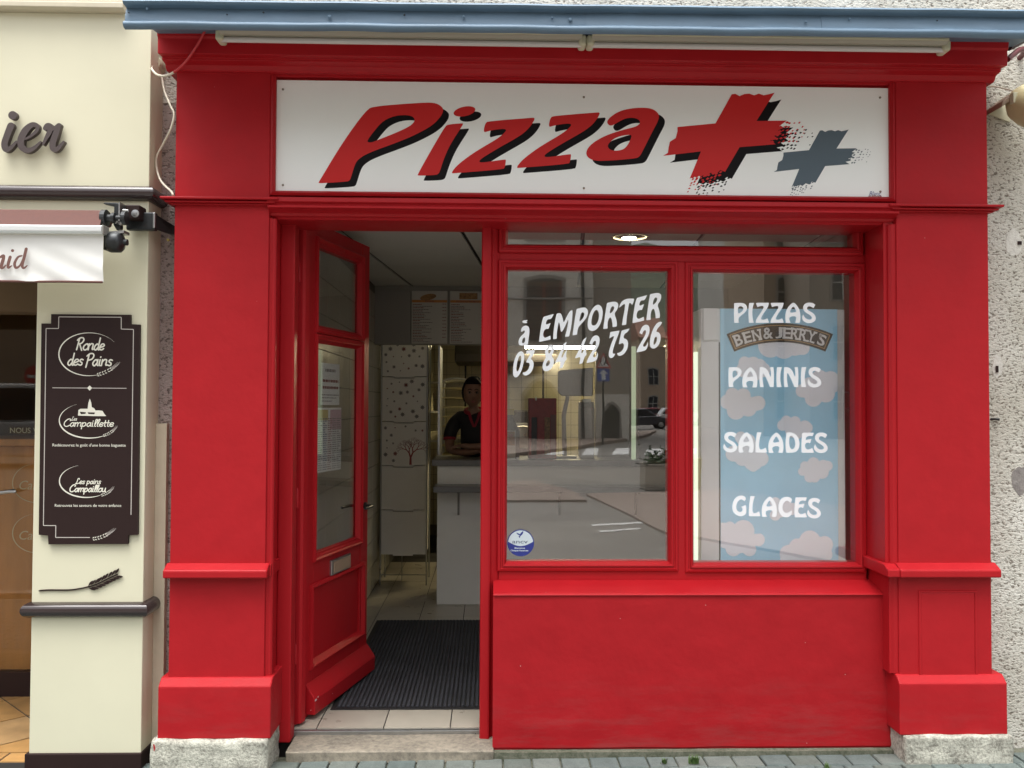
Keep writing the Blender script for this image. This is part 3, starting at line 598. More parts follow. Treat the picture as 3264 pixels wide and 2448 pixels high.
# ================================================================== fascia sign
sg = thing('shop_sign', 'long white fascia board lettered Pizza with red and grey brush-stroke crosses', 'sign', ((SX0 + SX1)/2, .03, SZ0))
m = MB(); m.box(SX0, SX1, .026, .044, SZ0, SZ1); m.build('board', 'white_sign', sg, bev=.002)
for px, py in ((902, 285), (902, 590), (1861, 310), (1861, 600), (2805, 311), (2806, 611)):
    c = P(px, py, .0255); b = MB(); b.lathe(c, (0, -1, 0), [(.0052, -.004), (.0052, .002), (.003, .0035), (0, .0036)], 12); b.build('screw', 'screw', sg, smooth=True)
YS = .0252
def gly(loops, org, sc, y, mt, name, par, off=(0, 0), it=2, thick=0):
    b = MB(); ls = []
    for lp in loops:
        q = clean(chaikin(lp, it)) if it else clean(lp)
        ls.append([P(org[0] + x/sc + off[0], org[1] + yy/sc + off[1], y) for x, yy in q])
    b.poly(ls, thick=thick); return b.build(name, mt, par)
z_ = '740,452 735,430 755,350 790,330 1320,288c 1338,300 1300,370 1240,440 1150,510 900,650 720,760 678,800 700,815 780,808 985,778 998,785 985,870 965,895 370,942c 357,930 420,850 560,740 700,650 880,545 960,485 1005,435 980,420 920,422 820,438 748,458c'
PIZ = [
 ([pp('55,1114c 340,640 620,255 720,215 1300,172 1440,178 1510,225 1524,265 1500,330 1400,440 1200,550 1000,635 640,765 520,840 480,910 435,1060 420,1090 390,1102 75,1122'), pp('625,618 780,420 860,365 960,328 1070,318 1150,330 1185,358 1185,395 1140,445 1000,515 760,610 690,640 640,642')], (1000, 280), (0, 0)),
 ([[(1772 + 131*math.cos(t)*math.cos(.21) + 56*math.sin(t)*math.sin(.21), 277 + 56*math.sin(t)*math.cos(.21) - 131*math.cos(t)*math.sin(.21)) for t in [2*math.pi*k/20 for k in range(20)]]], (1000, 280), (0, 0)),
 ([pp('1215,1022 1540,455 1580,430 1750,417c 1758,428 1620,640 1560,760 1510,890 1480,990 1460,1015 1420,1025 1230,1033')], (1000, 280), (0, 0)),
 ([pp(z_)], (1550, 280), (-207.6, 17)), ([pp(z_)], (1550, 280), (0, 0)),
 ([pp('1425,420 1420,390 1460,340 1560,275 1700,240 1850,232 1950,245 2010,285 2034,330 2020,390 1960,500 1830,760 1800,810 1750,832 1350,862 1250,850 1190,815 1172,770 1190,710 1260,640 1400,560 1600,495 1750,460 1800,430 1810,395 1780,365 1720,350 1640,358 1570,390 1490,440 1450,445'), pp('1425,690 1440,650 1500,595 1600,560 1690,550 1712,560 1690,620 1650,690 1600,730 1510,742 1450,725')], (1550, 280), (0, 0))]
for k, (ls, org, off) in enumerate(PIZ):
    gly(ls, org, 3.687, YS + .0004, 'sign_black', 'letter_shadow', sg, (off[0] + 19, off[1] + 16.5))
for k, (ls, org, off) in enumerate(PIZ):
    gly(ls, org, 3.687, YS - .0004 - .00005*k, 'sign_red', 'letter', sg, off)
cross = '165,772 205,748 212,700 222,655 270,625 285,570 285,533 600,503 735,262 765,258 800,277 840,260 880,256 920,270 960,256 1000,270 1050,260 1090,248 1040,325 940,483 1190,480 1130,525 1170,536 1118,562 1150,592 1085,606 1120,632 1052,646 1100,676 800,700 700,870 680,905 640,890 600,925 560,912 520,945 480,925 445,952 410,940 385,965 480,735'
CR_ = [tuple(q) for q in pp(cross)]
def frags(seed):
    rd = random.Random(seed); out = []
    for (ox, oy, ux, uy, vx, vy, nu, nv) in ((1110, 490, 285, -10, -64, 185, 8, 6), (402, 945, -58, 150, 278, -80, 6, 8)):
        for i in range(nu):
            for j in range(nv):
                if rd.random() < .12 + .45*i/nu: continue
                s_ = (1 - .62*i/nu)*rd.uniform(.7, 1.1); fu, fv = (i + rd.uniform(.05, .5))/nu, (j + .45 + rd.uniform(-.2, .2))/nv
                cx, cy_ = ox + ux*fu + vx*fv, oy + uy*fu + vy*fv; a_ = rd.uniform(-.5, .1); l_, h_ = 20*s_, 12*s_
                q = []
                for (dx, dy) in ((-1, rd.uniform(-.3, .5)), (-.2, 1), (1, rd.uniform(-.5, .3)), (.2, -1)):
                    q.append((cx + dx*l_*math.cos(a_) - dy*h_*math.sin(a_), cy_ + dx*l_*math.sin(a_) + dy*h_*math.cos(a_)))
                out.append(q)
    return out
def brush_cross(off, sc, mt, y, seed, name, kx=1.0):
    o_ = (2050, 200); f = lambda lp: [P(o_[0] + off[0] + x*sc/2.602, o_[1] + off[1] + yy*sc/2.602, y) for x, yy in lp]
    b = MB(); b.poly([f(clean(CR_))])
    for q in frags(seed): b.poly([[p + Vector((0, .00012, 0)) for p in f(q)]])
    return b.build(name, mt, sg)
brush_cross((21.5, 22), 1, 'sign_black', YS + .0004, 5, 'cross_shadow')
brush_cross((0, 0), 1, 'sign_red', YS - .0008, 3, 'cross')
brush_cross((1083/2.602 - 165*.672/2.602, 905/2.602 - 771*.672/2.602), .672, 'sign_grey', YS, 9, 'cross')
q = P(2768, 631, YS); text('Blanc', .028, q + Vector((.002, 0, .012)), 'vinyl_blue', 'maker_mark', sg, shear=.3, width=.056); text('publicité', .022, q, 'ink_red', 'maker_mark', sg, width=.062, bold=.0006)
m = MB(); m.box(q.x, q.x + .062, YS, YS + .0002, q.z - .0065, q.z - .0035); m.build('maker_mark', 'vinyl_blue', sg)
# ================================================================== window lettering (vinyl on the panes)
YV = .2555
HOBO = {
 'P': (305, 530, 130, 462, ['312,135c 440,130 500,150 530,205 520,250 480,300 420,345 385,380 382,420 392,460c 312,462c 308,340 308,240', '375,290 372,230 385,195 415,185 450,195 468,225 455,260 420,290 385,310']),
 'I': (548, 640, 130, 462, ['560,132c 640,132c 620,200 610,290 615,380 635,460c 555,462c 550,380 548,280 552,200']),
 'Z': (668, 890, 130, 462, ['672,138c 690,130 885,130c 880,170 860,220 800,300 760,370 755,400 780,412 830,405 860,385c 890,455c 880,462 670,462c 668,430 690,380 760,280 800,210 795,185 770,182 720,190 695,205c']),
 'A': (1155, 1408, 122, 462, ['1165,462c 1155,380 1160,300 1190,220 1240,160 1290,122 1330,150 1375,210 1400,280 1408,360 1400,440 1390,462c 1320,460c 1335,410 1340,375 1325,355 1280,350 1240,362 1220,385 1225,420 1245,460c', '1230,285 1250,240 1275,200 1292,192 1310,210 1335,260 1340,277 1310,285 1265,295']),
 'S': (1432, 1665, 125, 468, ['1655,165c 1620,220c 1590,195 1550,185 1520,200 1515,235 1540,260 1600,290 1645,330 1665,380 1650,430 1600,460 1540,468 1480,450 1440,410 1432,365 1455,320c 1470,360 1500,395 1545,410 1585,405 1600,385 1595,360 1560,330 1490,290 1455,245 1450,200 1470,155 1510,132 1560,125 1615,135']),
 'N': (730, 970, 1190, 1525, ['735,1195c 790,1192 840,1215 880,1270 905,1340 915,1360 920,1320 918,1250 905,1195c 960,1192c 968,1260 970,1380 965,1522c 905,1522c 885,1470 850,1390 810,1310 790,1285 782,1320 782,1420 800,1520c 740,1525c 730,1440 730,1320']),
 'L': (662, 855, 92, 428, ['690,92c 765,95c 745,150 728,230 722,310 730,360 750,378 790,372 835,345c 855,420c 840,428 668,425c 662,360 668,240']),
 'D': (1160, 1395, 95, 432, ['1180,98c 1260,95 1330,125 1375,190 1395,270 1385,350 1350,405 1290,430 1175,430c 1162,360 1160,230', '1222,300 1220,220 1230,160 1250,142 1285,160 1315,220 1325,290 1310,350 1275,378 1240,360']),
 'E': (1422, 1630, 100, 432, ['1440,100c 1630,100c 1605,160c 1575,150 1530,155 1500,180 1492,220 1530,212 1590,205c 1565,275c 1530,260 1495,275 1480,310 1490,355 1520,378 1560,375 1605,352c 1630,425c 1615,432 1428,430c 1422,350 1425,220']),
 'G': (275, 520, 1135, 1482, ['510,1185 490,1225 470,1225c 450,1205 415,1200 370,1235 345,1300 350,1370 380,1405 420,1412 450,1390 455,1355 425,1325c 505,1295c 515,1380 510,1440 460,1475 400,1482 330,1450 285,1390 278,1310 300,1220 350,1160 420,1135 480,1145']),
 'C': (1040, 1272, 1158, 1500, ['1270,1205 1255,1245 1230,1252 1205,1225 1175,1220 1135,1250 1108,1310 1115,1385 1150,1425 1200,1425 1240,1405 1262,1385c 1270,1410 1255,1460 1210,1495 1150,1500 1090,1470 1050,1400 1042,1310 1065,1220 1115,1170 1180,1158 1240,1168'])}
words = [('PIZZAS', (2280, 940), (130, 130, 130, 130, 122, 125), (305, 548, 668, 912, 1155, 1432), 'white vinyl word PIZZAS on the right window above the other words'),
         ('PANINIS', (2280, 940), (1192, 1190, 1190, 1192, 1190, 1192, 1190), (215, 445, 730, 1010, 1133, 1415, 1522), 'white vinyl word PANINIS on the right window'),
         ('SALADES', (2280, 1360), (84, 86, 92, 92, 95, 100, 95), (128, 382, 662, 875, 1160, 1422, 1628), 'white vinyl word SALADES on the right window'),
         ('GLACES', (2280, 1360), (1135, 1146, 1150, 1158, 1168, 1176), (275, 552, 765, 1040, 1308, 1515), 'white vinyl word GLACES on the right window under the other words')]
for wd, org, ty, tx, lab in words:
    t = thing('window_lettering', lab, 'lettering', P(org[0] + tx[0]/5.185, org[1] + ty[0]/5.185 + 65, YV), 'vinyl words on the right window')
    for ch, x, y in zip(wd, tx, ty):
        x0, x1, y0_, y1_, ls = HOBO[ch]
        gly([[(a - x0 + x, b_ - y0_ + y) for a, b_ in pp(l_)] for l_ in ls], org, 5.185, YV, 'vinyl_white', 'letter', t, thick=.0004)
E1 = ['455,485c 600,445c 560,522 520,517 495,542 483,602 555,572c 525,655c 480,657 455,690 445,750 470,785 510,770 550,750c 555,805c 390,842c 400,740 430,550']
P1 = ['920,375c 1000,355 1050,355 1083,400 1075,470 1030,540 960,610 935,660 925,738c 862,748c 880,620 900,480', '955,560 975,460 990,425 1015,418 1030,445 1020,490 990,530']
R1 = ['1350,290c 1450,268 1500,285 1510,330 1490,390 1450,440 1480,520 1488,580 1485,622c 1428,632c 1425,570 1410,505 1390,490 1365,530 1355,590 1358,650c 1295,658c 1310,540 1330,400', '1385,440 1395,380 1415,340 1440,335 1452,360 1440,395 1410,430']
W4 = ['615,1130c 700,960 730,870 782,836c 765,890 730,980 700,1060 725,1060 740,1010 785,940c 770,1060 784,1058 775,1097c 758,1102 722,1205c 675,1215c 700,1110 640,1132']
W2 = ['1105,850 1140,770 1190,742 1235,760 1248,820 1230,900 1170,1000 1145,1050 1180,1060 1205,1030 1215,985c 1224,1020 1210,1080 1180,1115 1058,1138c 1080,1070 1140,970 1190,880 1195,830 1175,820 1150,850 1140,885c 1100,862c']
TA = [(['130,690 150,630 200,605 245,620 258,680 245,780 232,882c 130,895 100,870 100,820 130,760 180,720 192,690 180,672 150,700', '150,820 165,785 190,775 195,790 190,840 170,860 150,850'], (0, 0)), (['150,560 165,535 235,530c 210,550 228,572c 175,577'], (0, 0)),
      (E1, (0, 0)), (['640,440c 690,430 715,470 735,560 745,560 790,460 830,400 862,392c 860,500 840,650 815,762c 755,768c 790,640 805,530 795,530 740,660 710,700 695,690 685,600 670,550 655,620 640,720 640,795c 588,803c 595,680 620,520'], (0, 0)),
      (P1, (0, 0)), (['1072,590 1090,480 1140,370 1200,315 1250,318 1285,370 1290,460 1265,570 1210,660 1140,692 1085,665', '1125,560 1140,470 1175,395 1210,385 1235,430 1235,510 1205,590 1170,610 1135,605'], (0, 0)),
      (R1, (0, 0)), (['1520,362c 1530,310 1570,255 1640,228 1732,230c 1725,270 1705,320c 1680,290 1660,290 1645,380 1625,500 1620,597c 1560,605c 1575,500 1600,370 1605,300 1570,315'], (0, 0)), (E1, (1317, -266)), (R1, (607, -123))]
TB = [(['20,1230 40,1090 90,990 145,965 180,1000 182,1090 150,1230 110,1310 65,1348 25,1320', '68,1220 85,1110 110,1040 130,1030 142,1060 130,1150 105,1240 80,1260'], (0, 0)),
      (['215,962c 332,950c 320,1010 270,1080 290,1090 315,1130 312,1200 275,1280 210,1318 165,1305 158,1270c 195,1268 240,1230 260,1170 250,1130 215,1135 207,1120 240,1060 265,1010 240,1005 205,1012c'], (0, 0)),
      (['470,1000 485,920 540,878 590,885 605,930 590,1000 565,1040 600,1080 600,1150 565,1220 500,1260 450,1245 435,1190 455,1110 490,1060', '520,960 545,925 560,930 555,975 535,1005 522,995', '487,1150 510,1105 535,1095 548,1120 535,1160 505,1185 488,1180'], (0, 0)),
      (W4, (0, 0)), (W4, (280, -63)), (W2, (0, 0)),
      (['1395,700c 1527,680c 1500,760 1460,860 1430,960 1430,1010 1465,1003c 1445,1050 1405,1072 1375,1050 1372,990 1400,890 1440,790 1450,755 1420,765 1382,792c'], (0, 0)),
      (['1555,680c 1668,650c 1640,700 1590,730 1580,790 1625,800 1648,850 1640,930 1600,1000 1550,1035 1505,1035 1490,1000c 1540,985 1580,940 1590,880 1570,850 1535,870 1515,872c 1535,770'], (0, 0)),
      (W2, (705, -150)), (['2127,565c 2105,605 2060,650 2040,700 2075,700 2105,740 2105,820 2070,900 2010,940 1960,920 1950,850 1965,750 2000,650 2050,575 2100,552', '2005,850 2015,790 2040,760 2055,780 2050,830 2025,875 2005,880'], (0, 0))]
for gl, lab in ((TA, 'white slanting vinyl words à EMPORTER on the left window'), (TB, 'white slanting vinyl telephone number on the left window')):
    t = thing('window_lettering', lab, 'lettering', P(1660, 1100 if gl is TA else 1200, YV))
    for ls, of in gl: gly([[(a + of[0], b_ + of[1]) for a, b_ in pp(l_)] for l_ in ls], (1630, 900), 4.424, YV, 'vinyl_white', 'letter', t, thick=.0004)
# round sticker, lower corner of the left window
st = thing('window_sticker', 'round blue and white sticker in the lower corner of the left window', 'sticker', P(1660, 1774, YV))
cx, cy_, rr = 1659.5, 1730.5, 43
def disc(r, y, n=40, lo=None): return [P(cx + r*math.cos(2*math.pi*k/n), cy_ + r*math.sin(2*math.pi*k/n), y) for k in range(n)]
m = MB(); m.poly([disc(rr, YV)], thick=.0004); m.build('disc', 'vinyl_blue', st)
upper = [P(cx + 40*math.cos(t), cy_ + 40*math.sin(t), YV - .0003) for t in [R(186 + (354 - 186)*k/24) for k in range(25)]] + [P(cx + 40 - 80*k/12, cy_ - 4 + 14*math.sin(math.pi*k/12), YV - .0003) for k in range(1, 12)]
m = MB(); m.poly([upper]); m.build('field', 'vinyl_pale', st)
bird = '660,565 700,578 760,600 800,635 825,580 870,540 918,500c 928,560 905,610 870,635 895,645 840,670 805,715 795,770c 770,745 735,712c 770,705 790,665 740,655 690,620c'
gly([pp(bird)], (1590, 1650), 11.85, YV - .0006, 'vinyl_blue', 'bird', st, it=1)
for s_, x, y, h, mt, wd in (('ancv', 1632, 1732, .026, 'vinyl_ink', .076), ('Bienvenue', 1640, 1749, .010, 'vinyl_pale', .050), ('Chèque-Vacances', 1627, 1757, .010, 'vinyl_pale', .086)):
    text(s_, h, P(x, y, YV - .0006), mt, 'lettering', st, width=wd, bold=.0003)
# ================================================================== tube lights, cables, floodlight on the front
def tube_light(px0, px1, slope, yy, label):
    a = P(px0, yy, -.2); b_ = P(px1, yy + slope*(px1 - px0), -.2); zt = (a.z + b_.z)/2 + .012; x0, x1 = a.x, b_.x
    t = thing('tube_light', label, 'light', ((x0 + x1)/2, -.2, zt), 'unlit tube lights under the flashing')
    m = MB(); m.box(x0 + .02, x1 - .02, -.24, -.123, zt + .031, zt + .044); m.build('housing', 'plastic_cream', t, bev=.004)
    m = MB(); m.prism([(-.235, zt + .03), (-.22, zt + .02), (-.155, zt + .02), (-.145, zt + .03)], x0 + .022, x1 - .022); m.build('reflector', 'reflector', t)
    m = MB(); m.tube([(x0 + .02, -.19, zt + .008), (x1 - .02, -.19, zt + .008)], .0125, 14); m.build('tube', 'tube_glass', t, smooth=True)
    for x, s_ in ((x0, 1), (x1, -1)):
        m = MB(); m.box(min(x, x + s_*.034), max(x, x + s_*.034), -.218, -.14, zt - .003, zt + .046); m.build('end_cap', 'plastic_cream', t, bev=.012, seg=3)
tube_light(688, 1869, .030, 128, 'unlit tube light under the flashing nearest the bakery')
tube_light(1870, 3027, .0085, 158, 'unlit tube light under the flashing nearest the wall floodlight')
m = MB(); pth = spline([P(655, 95, -.16), P(625, 150, -.14), P(585, 205, -.1), P(540, 238, -.06), P(505, 240, -.03), P(485, 222, 0), P(486, 203, .04), P(500, 200, .08)], 6); k = len(pth)*3//8
cw_ = thing('lamp_cable', 'pale cable looped from the tube lights to a junction box, red at its upper end', 'cable', pth[-1])
m.tube(pth[k:], .0055, 8); m.build('sheath', 'cable_white', cw_, smooth=True)
m = MB(); m.tube(pth[:k + 1], .0057, 8); m.build('painted_end', 'cable_red', cw_, smooth=True)
m = MB(); m.tube(spline([P(516, 245, .08), P(524, 290, .06), P(545, 340, .02), P(555, 365, -.008), P(545, 410, -.008), P(520, 460, .04), P(500, 500, .06), P(500, 540, .06), P(515, 580, .03), P(545, 610, -.01), P(552, 622, -.03)], 6), [.005]*61, 8); m.build('lower_cable', 'cable_white', None, smooth=True, label='thin pale cable hanging in the gap beside the red pilaster', cat='cable')
jb = thing('junction_box', 'small round grey junction box in the gap above the cable loop', 'box', P(505, 240, .15))
m = MB(); m.lathe(P(506, 215, .15), (0, -1, 0), [(.036, 0), (.036, .05), (.03, .06), (0, .061)], 18); m.build('case', 'plastic_cream', jb, smooth=False)
m = MB(); m.tube([P(505, 195, .1), P(500, 150, .12), P(490, 110, .14)], .004, 6); m.build('feed', 'cable_white', jb, smooth=True)
cb = thing('cable_bundle', 'dark and maroon cables hooked behind the end of the blue flashing', 'cable', P(3230, 190, .1))
m = MB(); m.tube(spline([P(3215, 150, -.05), P(3240, 138, .0), P(3275, 118, .05), P(3320, 90, .1)], 4), .017, 8); m.build('black_cable', 'cable_dark', cb, smooth=True)
m = MB(); m.tube(spline([P(3212, 190, -.06), P(3232, 172, -.03), P(3252, 158, .0), P(3264, 160, .04), P(3262, 172, .1), P(3250, 185, .15)], 5), .013, 8); m.build('maroon_cable', 'cable_maroon', cb, smooth=True)
# floodlight
fl_ = thing('wall_floodlight', 'weathered beige round floodlight on a triangular bracket beside the red pilaster', 'floodlight', P(3170, 350, .15))
m = MB(); a = P(3168, 354, .15); b_ = P(3226, 302, .0); c_ = P(3228, 376, .0)
m.prism([(P(3166, 354, .1).x, Z(3166, 354, .1)), (P(3232, 305, .1).x, Z(3232, 300, .1)), (P(3240, 330, .1).x, Z(3240, 330, .1)), (P(3236, 380, .1).x, Z(3236, 380, .1))], .148, .142, 'y'); m.build('wall_plate', 'plastic_cream', fl_)
m = MB(); m.prism([(X(3166, 354, .05), Z(3166, 356, .05)), (X(3168, 336, .05), Z(3168, 338, .05)), (X(3224, 296, .05), Z(3224, 296, .05)), (X(3230, 316, .05), Z(3230, 316, .05))], .145, -.02, 'y'); m.build('bracket', 'beige_dark', fl_, bev=.004)
fc = P(3300, 338, -.04); ax = Vector((.28, -.78, -.5))
m = MB(); m.lathe(fc - ax.normalized()*.10, ax, [(.02, -.03), (.055, -.02), (.085, .02), (.098, .07), (.104, .13), (.108, .165), (.096, .17), (.09, .158)], 28); m.build('shell', 'beige_metal', fl_, smooth=True)
m = MB()
for r in (.088, .072, .056, .04, .024): m.lathe(fc - ax.normalized()*.10, ax, [(r, .158), (r, .166), (r - .006, .166), (r - .006, .158)], 24)
m.build('louvre', 'plastic_cream', fl_, smooth=False)
m = MB(); m.lathe(fc - ax.normalized()*.10, ax, [(.089, .10), (.089, .154), (0, .1545)], 24); m.build('lens', 'beige_dark', fl_)
m = MB(); m.box(X(3222, 300, -.03), X(3240, 300, -.03), -.05, -.02, Z(3230, 332, -.03), Z(3230, 298, -.03)); m.build('clamp', 'plastic_cream', fl_, bev=.003)
m = MB(); m.tube(spline([P(3153, 274, .12), P(3185, 278, .1), P(3230, 290, .02)], 5), .0035, 6); m.build('feed', 'cable_white', fl_, smooth=True)
# ================================================================== bakery next door
BX1 = X(462, 1500, 0); BPX0 = X(108, 1500, 0)             # pillar edges
bk = thing('bakery_shopfront', 'cream panelled bakery front with dark brown mouldings beside the red shopfront', 'shopfront', (-2.0, 0, 0))
FZ0 = Z(250, 632, 0); FZ1 = Z(250, 42, 0)
zp = Z(250, 860, 0); m = MB(); m.prism([(-5.2, FZ1), (-5.2, zp), (BPX0, zp), (BPX0, Z(250, 2402, 0)), (BX1, Z(250, 2402, 0)), (BX1, FZ1)], 0, .16, 'y'); m.build('cladding', 'cream_panel', bk, bev=.003)
m = MB(); m.box(BX1 + .001, X(528, 1800, .13), .12, .16, .02, Z(510, 1350, .13)); m.build('edge_strip', 'cream_beam', bk)
m = MB(); m.box(BPX0 - .014, BX1 + .006, -.012, .16, -.09, Z(250, 2403, -.012)); m.build('plinth', 'brown_matt', bk, bev=.004)
def halfround(z, r, x0, x1, name, ret, both=False):
    m = MB(); n = 10; prof = [(.0 - r*1.1*math.sin(math.pi*k/n), z + r*math.cos(math.pi*k/n)) for k in range(n + 1)]
    q = len(prof); vs = []; fs = []
    secs = [[(x1 + (-p[0])*.9, p[0], p[1]) for p in prof], [(x0 - (-p[0])*.9 if both else x0, p[0], p[1]) for p in prof]]
    vs = [v for s_ in secs for v in s_]; fs = [(i, i + 1, q + i + 1, q + i) for i in range(q - 1)]
    k0 = len(vs)
    vs += [(x1 + (-p[0])*.9, .149, p[1]) for p in prof]; fs += [(i, i + 1, k0 + i + 1, k0 + i) for i in range(q - 1)]
    if both: k1 = len(vs); vs += [(x0 + p[0]*.9, .22, p[1]) for p in prof]; fs += [(q + i, q + i + 1, k1 + i + 1, k1 + i) for i in range(q - 1)]
    m.add(vs, fs); return m.build(name, 'brown_gloss', bk, smooth=True)
halfround(Z(250, 611, -.03), .034, -5.2, BX1, 'cornice_roll', True)
halfround(Z(250, 1948, -.03), .034, BPX0, BX1, 'rail', True, both=True)
m = MB(); m.prism([(-.03, FZ1), (-.05, FZ1 + .006), (-.05, FZ1 + .03), (-.03, FZ1 + .036), (-.03, FZ1 + .05), (.3, FZ1 + .05), (.3, FZ1)], -5.2, X(395, 20, -.04)); m.build('top_moulding', 'cream_beam', bk, bev=.003)
m = MB(); m.box(-5.2, -1.55, .02, .4, FZ1 + .05, 7); m.build('upper_wall', 'brick_paving', bk)
m = MB(); m.box(-5.2, BPX0 - .02, .35, .5, 2.05, 3.0); m.build('header', 'bakery_dark', bk)
# glazed door recess
GY = .90
bgl = MB(); bgl.box(-4.8, -1.785, GY, GY + .008, .10, 2.9); pane = bgl.build('door_pane', 'shop_glass_brown', bk)
m = MB(); m.box(BPX0, BPX0 + .05, .16, .95, .0, 2.99); m.build('door_jamb', 'brown_matt', bk)
m = MB(); m.box(-4.8, -1.785, GY - .02, GY + .04, .009, Z(50, 2140, GY)); m.build('kick_plate', 'brown_matt', bk)
m = MB(); m.tube([P(-60, 1578, GY - .05), P(30, 1567, GY - .05), P(44, 1565, GY - .05), P(46, 1566, GY)], .011, 10); m.build('pull_handle', 'steel', bk, smooth=True)
# what stands behind the pane: a wood-fronted counter and a dark room
bi = thing('bakery_counter', 'warm brown wooden bakery counter behind the dark glass door', 'counter', (-3.2, 1.3, 0))
m = MB(); m.box(-4.6, -1.9, 1.06, 1.6, .06, Z(50, 1420, 1.06)); m.build('front', 'wood_brown', bi, bev=.01)
m = MB(); m.box(-4.65, -1.88, 1.0, 1.62, Z(50, 1420, 1.06), Z(50, 1420, 1.06) + .04); m.build('worktop', 'wood_brown', bi, bev=.006)
m = MB(); m.box(-5.2, -1.72, .36, 3.2, 3.0, 3.06); m.box(-5.2, -1.72, 3.2, 3.26, 0, 3.0); m.box(-5.3, -5.2, .36, 3.26, 0, 3.06); m.box(-1.78, -1.72, .5, 3.2, 0, 3.0); m.build('bakery_room', 'bakery_dark', kind='structure', label='dark brown interior walls of the bakery')
# floor tiles of the entrance
bf = MB(); bf.box(-4.8, -1.785, .165, 3.2, -.09, .004); bf.box(-4.8, BPX0 - .016, .0, .1645, -.09, .004); bfo = bf.build('bakery_floor', 'floor_joint', kind='structure', label='ochre tiled bakery entrance floor laid diagonally')
k = 0; ptl = []
for i in range(-6, 10):
    for j in range(-3, 12):
        c = Vector((-2.35 + (i - j)*.235, .35 + (i + j - 4)*.235, .004)); 
        if not (-4.2 < c.x < -2.02 and .30 < c.y < 2.6): continue
        h = .228
        if len(ptl) < 3:
            b = MB(); b.prism([(c.x, c.y - h), (c.x + h, c.y), (c.x, c.y + h), (c.x - h, c.y)], .004, .009, 'z'); ptl.append(b.build('tile', 'bakery_tile_%d' % len(ptl), bfo, base=c))
        else: place(random.choice(ptl), bfo, c)
for k in range(-9, 3):
    c = Vector((-2.35 + .47*k + (.235 if True else 0), .35 - .0, .004)); ty0 = .112
    b = MB(); b.prism([(c.x - .228, ty0), (c.x + .228, ty0), (c.x, ty0 + .228)], .004, .009, 'z')
    if -4.6 < c.x < -1.95: b.build('tile', 'bakery_tile_%d' % (k % 3), bfo)
for x in (-3.9, -3.55, -3.2, -2.85, -2.5, -2.17):
    b = MB(); b.box(x, min(x + .32, BPX0 - .018), .004, .1, .004, .0085); b.build('tile', 'bakery_tile_%d' % (int(-x*10) % 3), bfo)
# gold decals on the bakery door
def arc_mark(par, cx, cy_, rx, ry, a0, a1, wmax, y, org, sc, mt, name='swoosh', n=40):
    b = MB(); pts = []; ws = []
    for k in range(n + 1):
        t = R(a0 + (a1 - a0)*k/n); pts.append(P(org[0] + (cx + rx*math.cos(t))/sc, org[1] + (cy_ + ry*math.sin(t))/sc, y)); ws.append(max(.12, math.sin(math.pi*min(1, .04 + .96*(k/n)**.8)))*wmax)
    b.ribbon(pts, ws, cap=False); return b.build(name, mt, par)
for (cy1, tx) in ((1540, 'Cam'), (1700, 'Ca')):
    t = thing('door_decal', 'gold oval bread logo on bakery glass, %s' % ('upper one' if tx == 'Cam' else 'lower one'), 'decal', P(60, cy1 + 40, GY - .002), 'bread logos on the bakery glass')
    arc_mark(t, 118, cy1, 78, 62, 80, 270, .006, GY - .002, (0, 0), 1, 'decal_gold')
    text(tx, .07, P(56, cy1 + 20, GY - .002), 'decal_gold', 'lettering', t, shear=.25)
text('NOUS V', .042, P(30, 1380, GY - .002), 'decal_gold', 'door_lettering', label='small gold lettered line on the bakery glass', bold=.0002)['category'] = 'lettering'
# ------------------------------------------------------------------ raised letters i e r
lt = thing('raised_lettering', 'raised brown italic letters ier on the cream bakery fascia', 'lettering', P(100, 480, 0))
def stroke(par, name, pts, ws, org, sc, y, thick, mt):
    b = MB(); q = spline([(a, b_, 0) for a, b_ in pts], 6); m_ = len(q)
    w2 = [ws[min(int(i/6), len(ws) - 1)] + (ws[min(int(i/6) + 1, len(ws) - 1)] - ws[min(int(i/6), len(ws) - 1)])*((i % 6)/6) for i in range(m_)]
    k = 4.0/2800/sc
    b.ribbon([P(org[0] + v.x/sc, org[1] + v.y/sc, y) for v in q], [x*k for x in w2], thick=thick, rise=.0006); return b
def letter(strokes, dots=()):
    b = MB()
    for pts, ws in strokes:
        s_ = stroke(lt, 'letter', pts, ws, (0, 0), 2.458, -.034, .022, 'brown_lettering'); b.add(s_.v, s_.f)
    for x, y, r in dots:
        c = P(x/2.458, y/2.458, -.034); b.lathe(c, (0, 1, 0), [(r*4/2800/2.458, 0), (r*4/2800/2.458, .022)], 20)
    o = b.build('letter', 'brown_lettering', lt)
    return o
letter([([(84, 985), (55, 1060), (35, 1125), (45, 1168), (80, 1160), (128, 1110)], [52, 50, 50, 46, 32, 18])], [(98, 903, 33)])
letter([([(160, 1098), (225, 1075), (285, 1025), (290, 985), (250, 978), (200, 1020), (165, 1090), (168, 1150), (215, 1178), (265, 1160), (318, 1112)], [14, 18, 28, 30, 40, 52, 54, 48, 40, 30, 14])])
letter([([(338, 1128), (362, 1080), (388, 1030), (392, 990), (370, 985), (355, 1005)], [18, 28, 40, 42, 40, 36]), ([(398, 1022), (430, 1000), (462, 982)], [20, 26, 36]), ([(458, 985), (432, 1060), (412, 1120), (418, 1165), (450, 1165), (498, 1112)], [40, 48, 48, 46, 34, 18])])
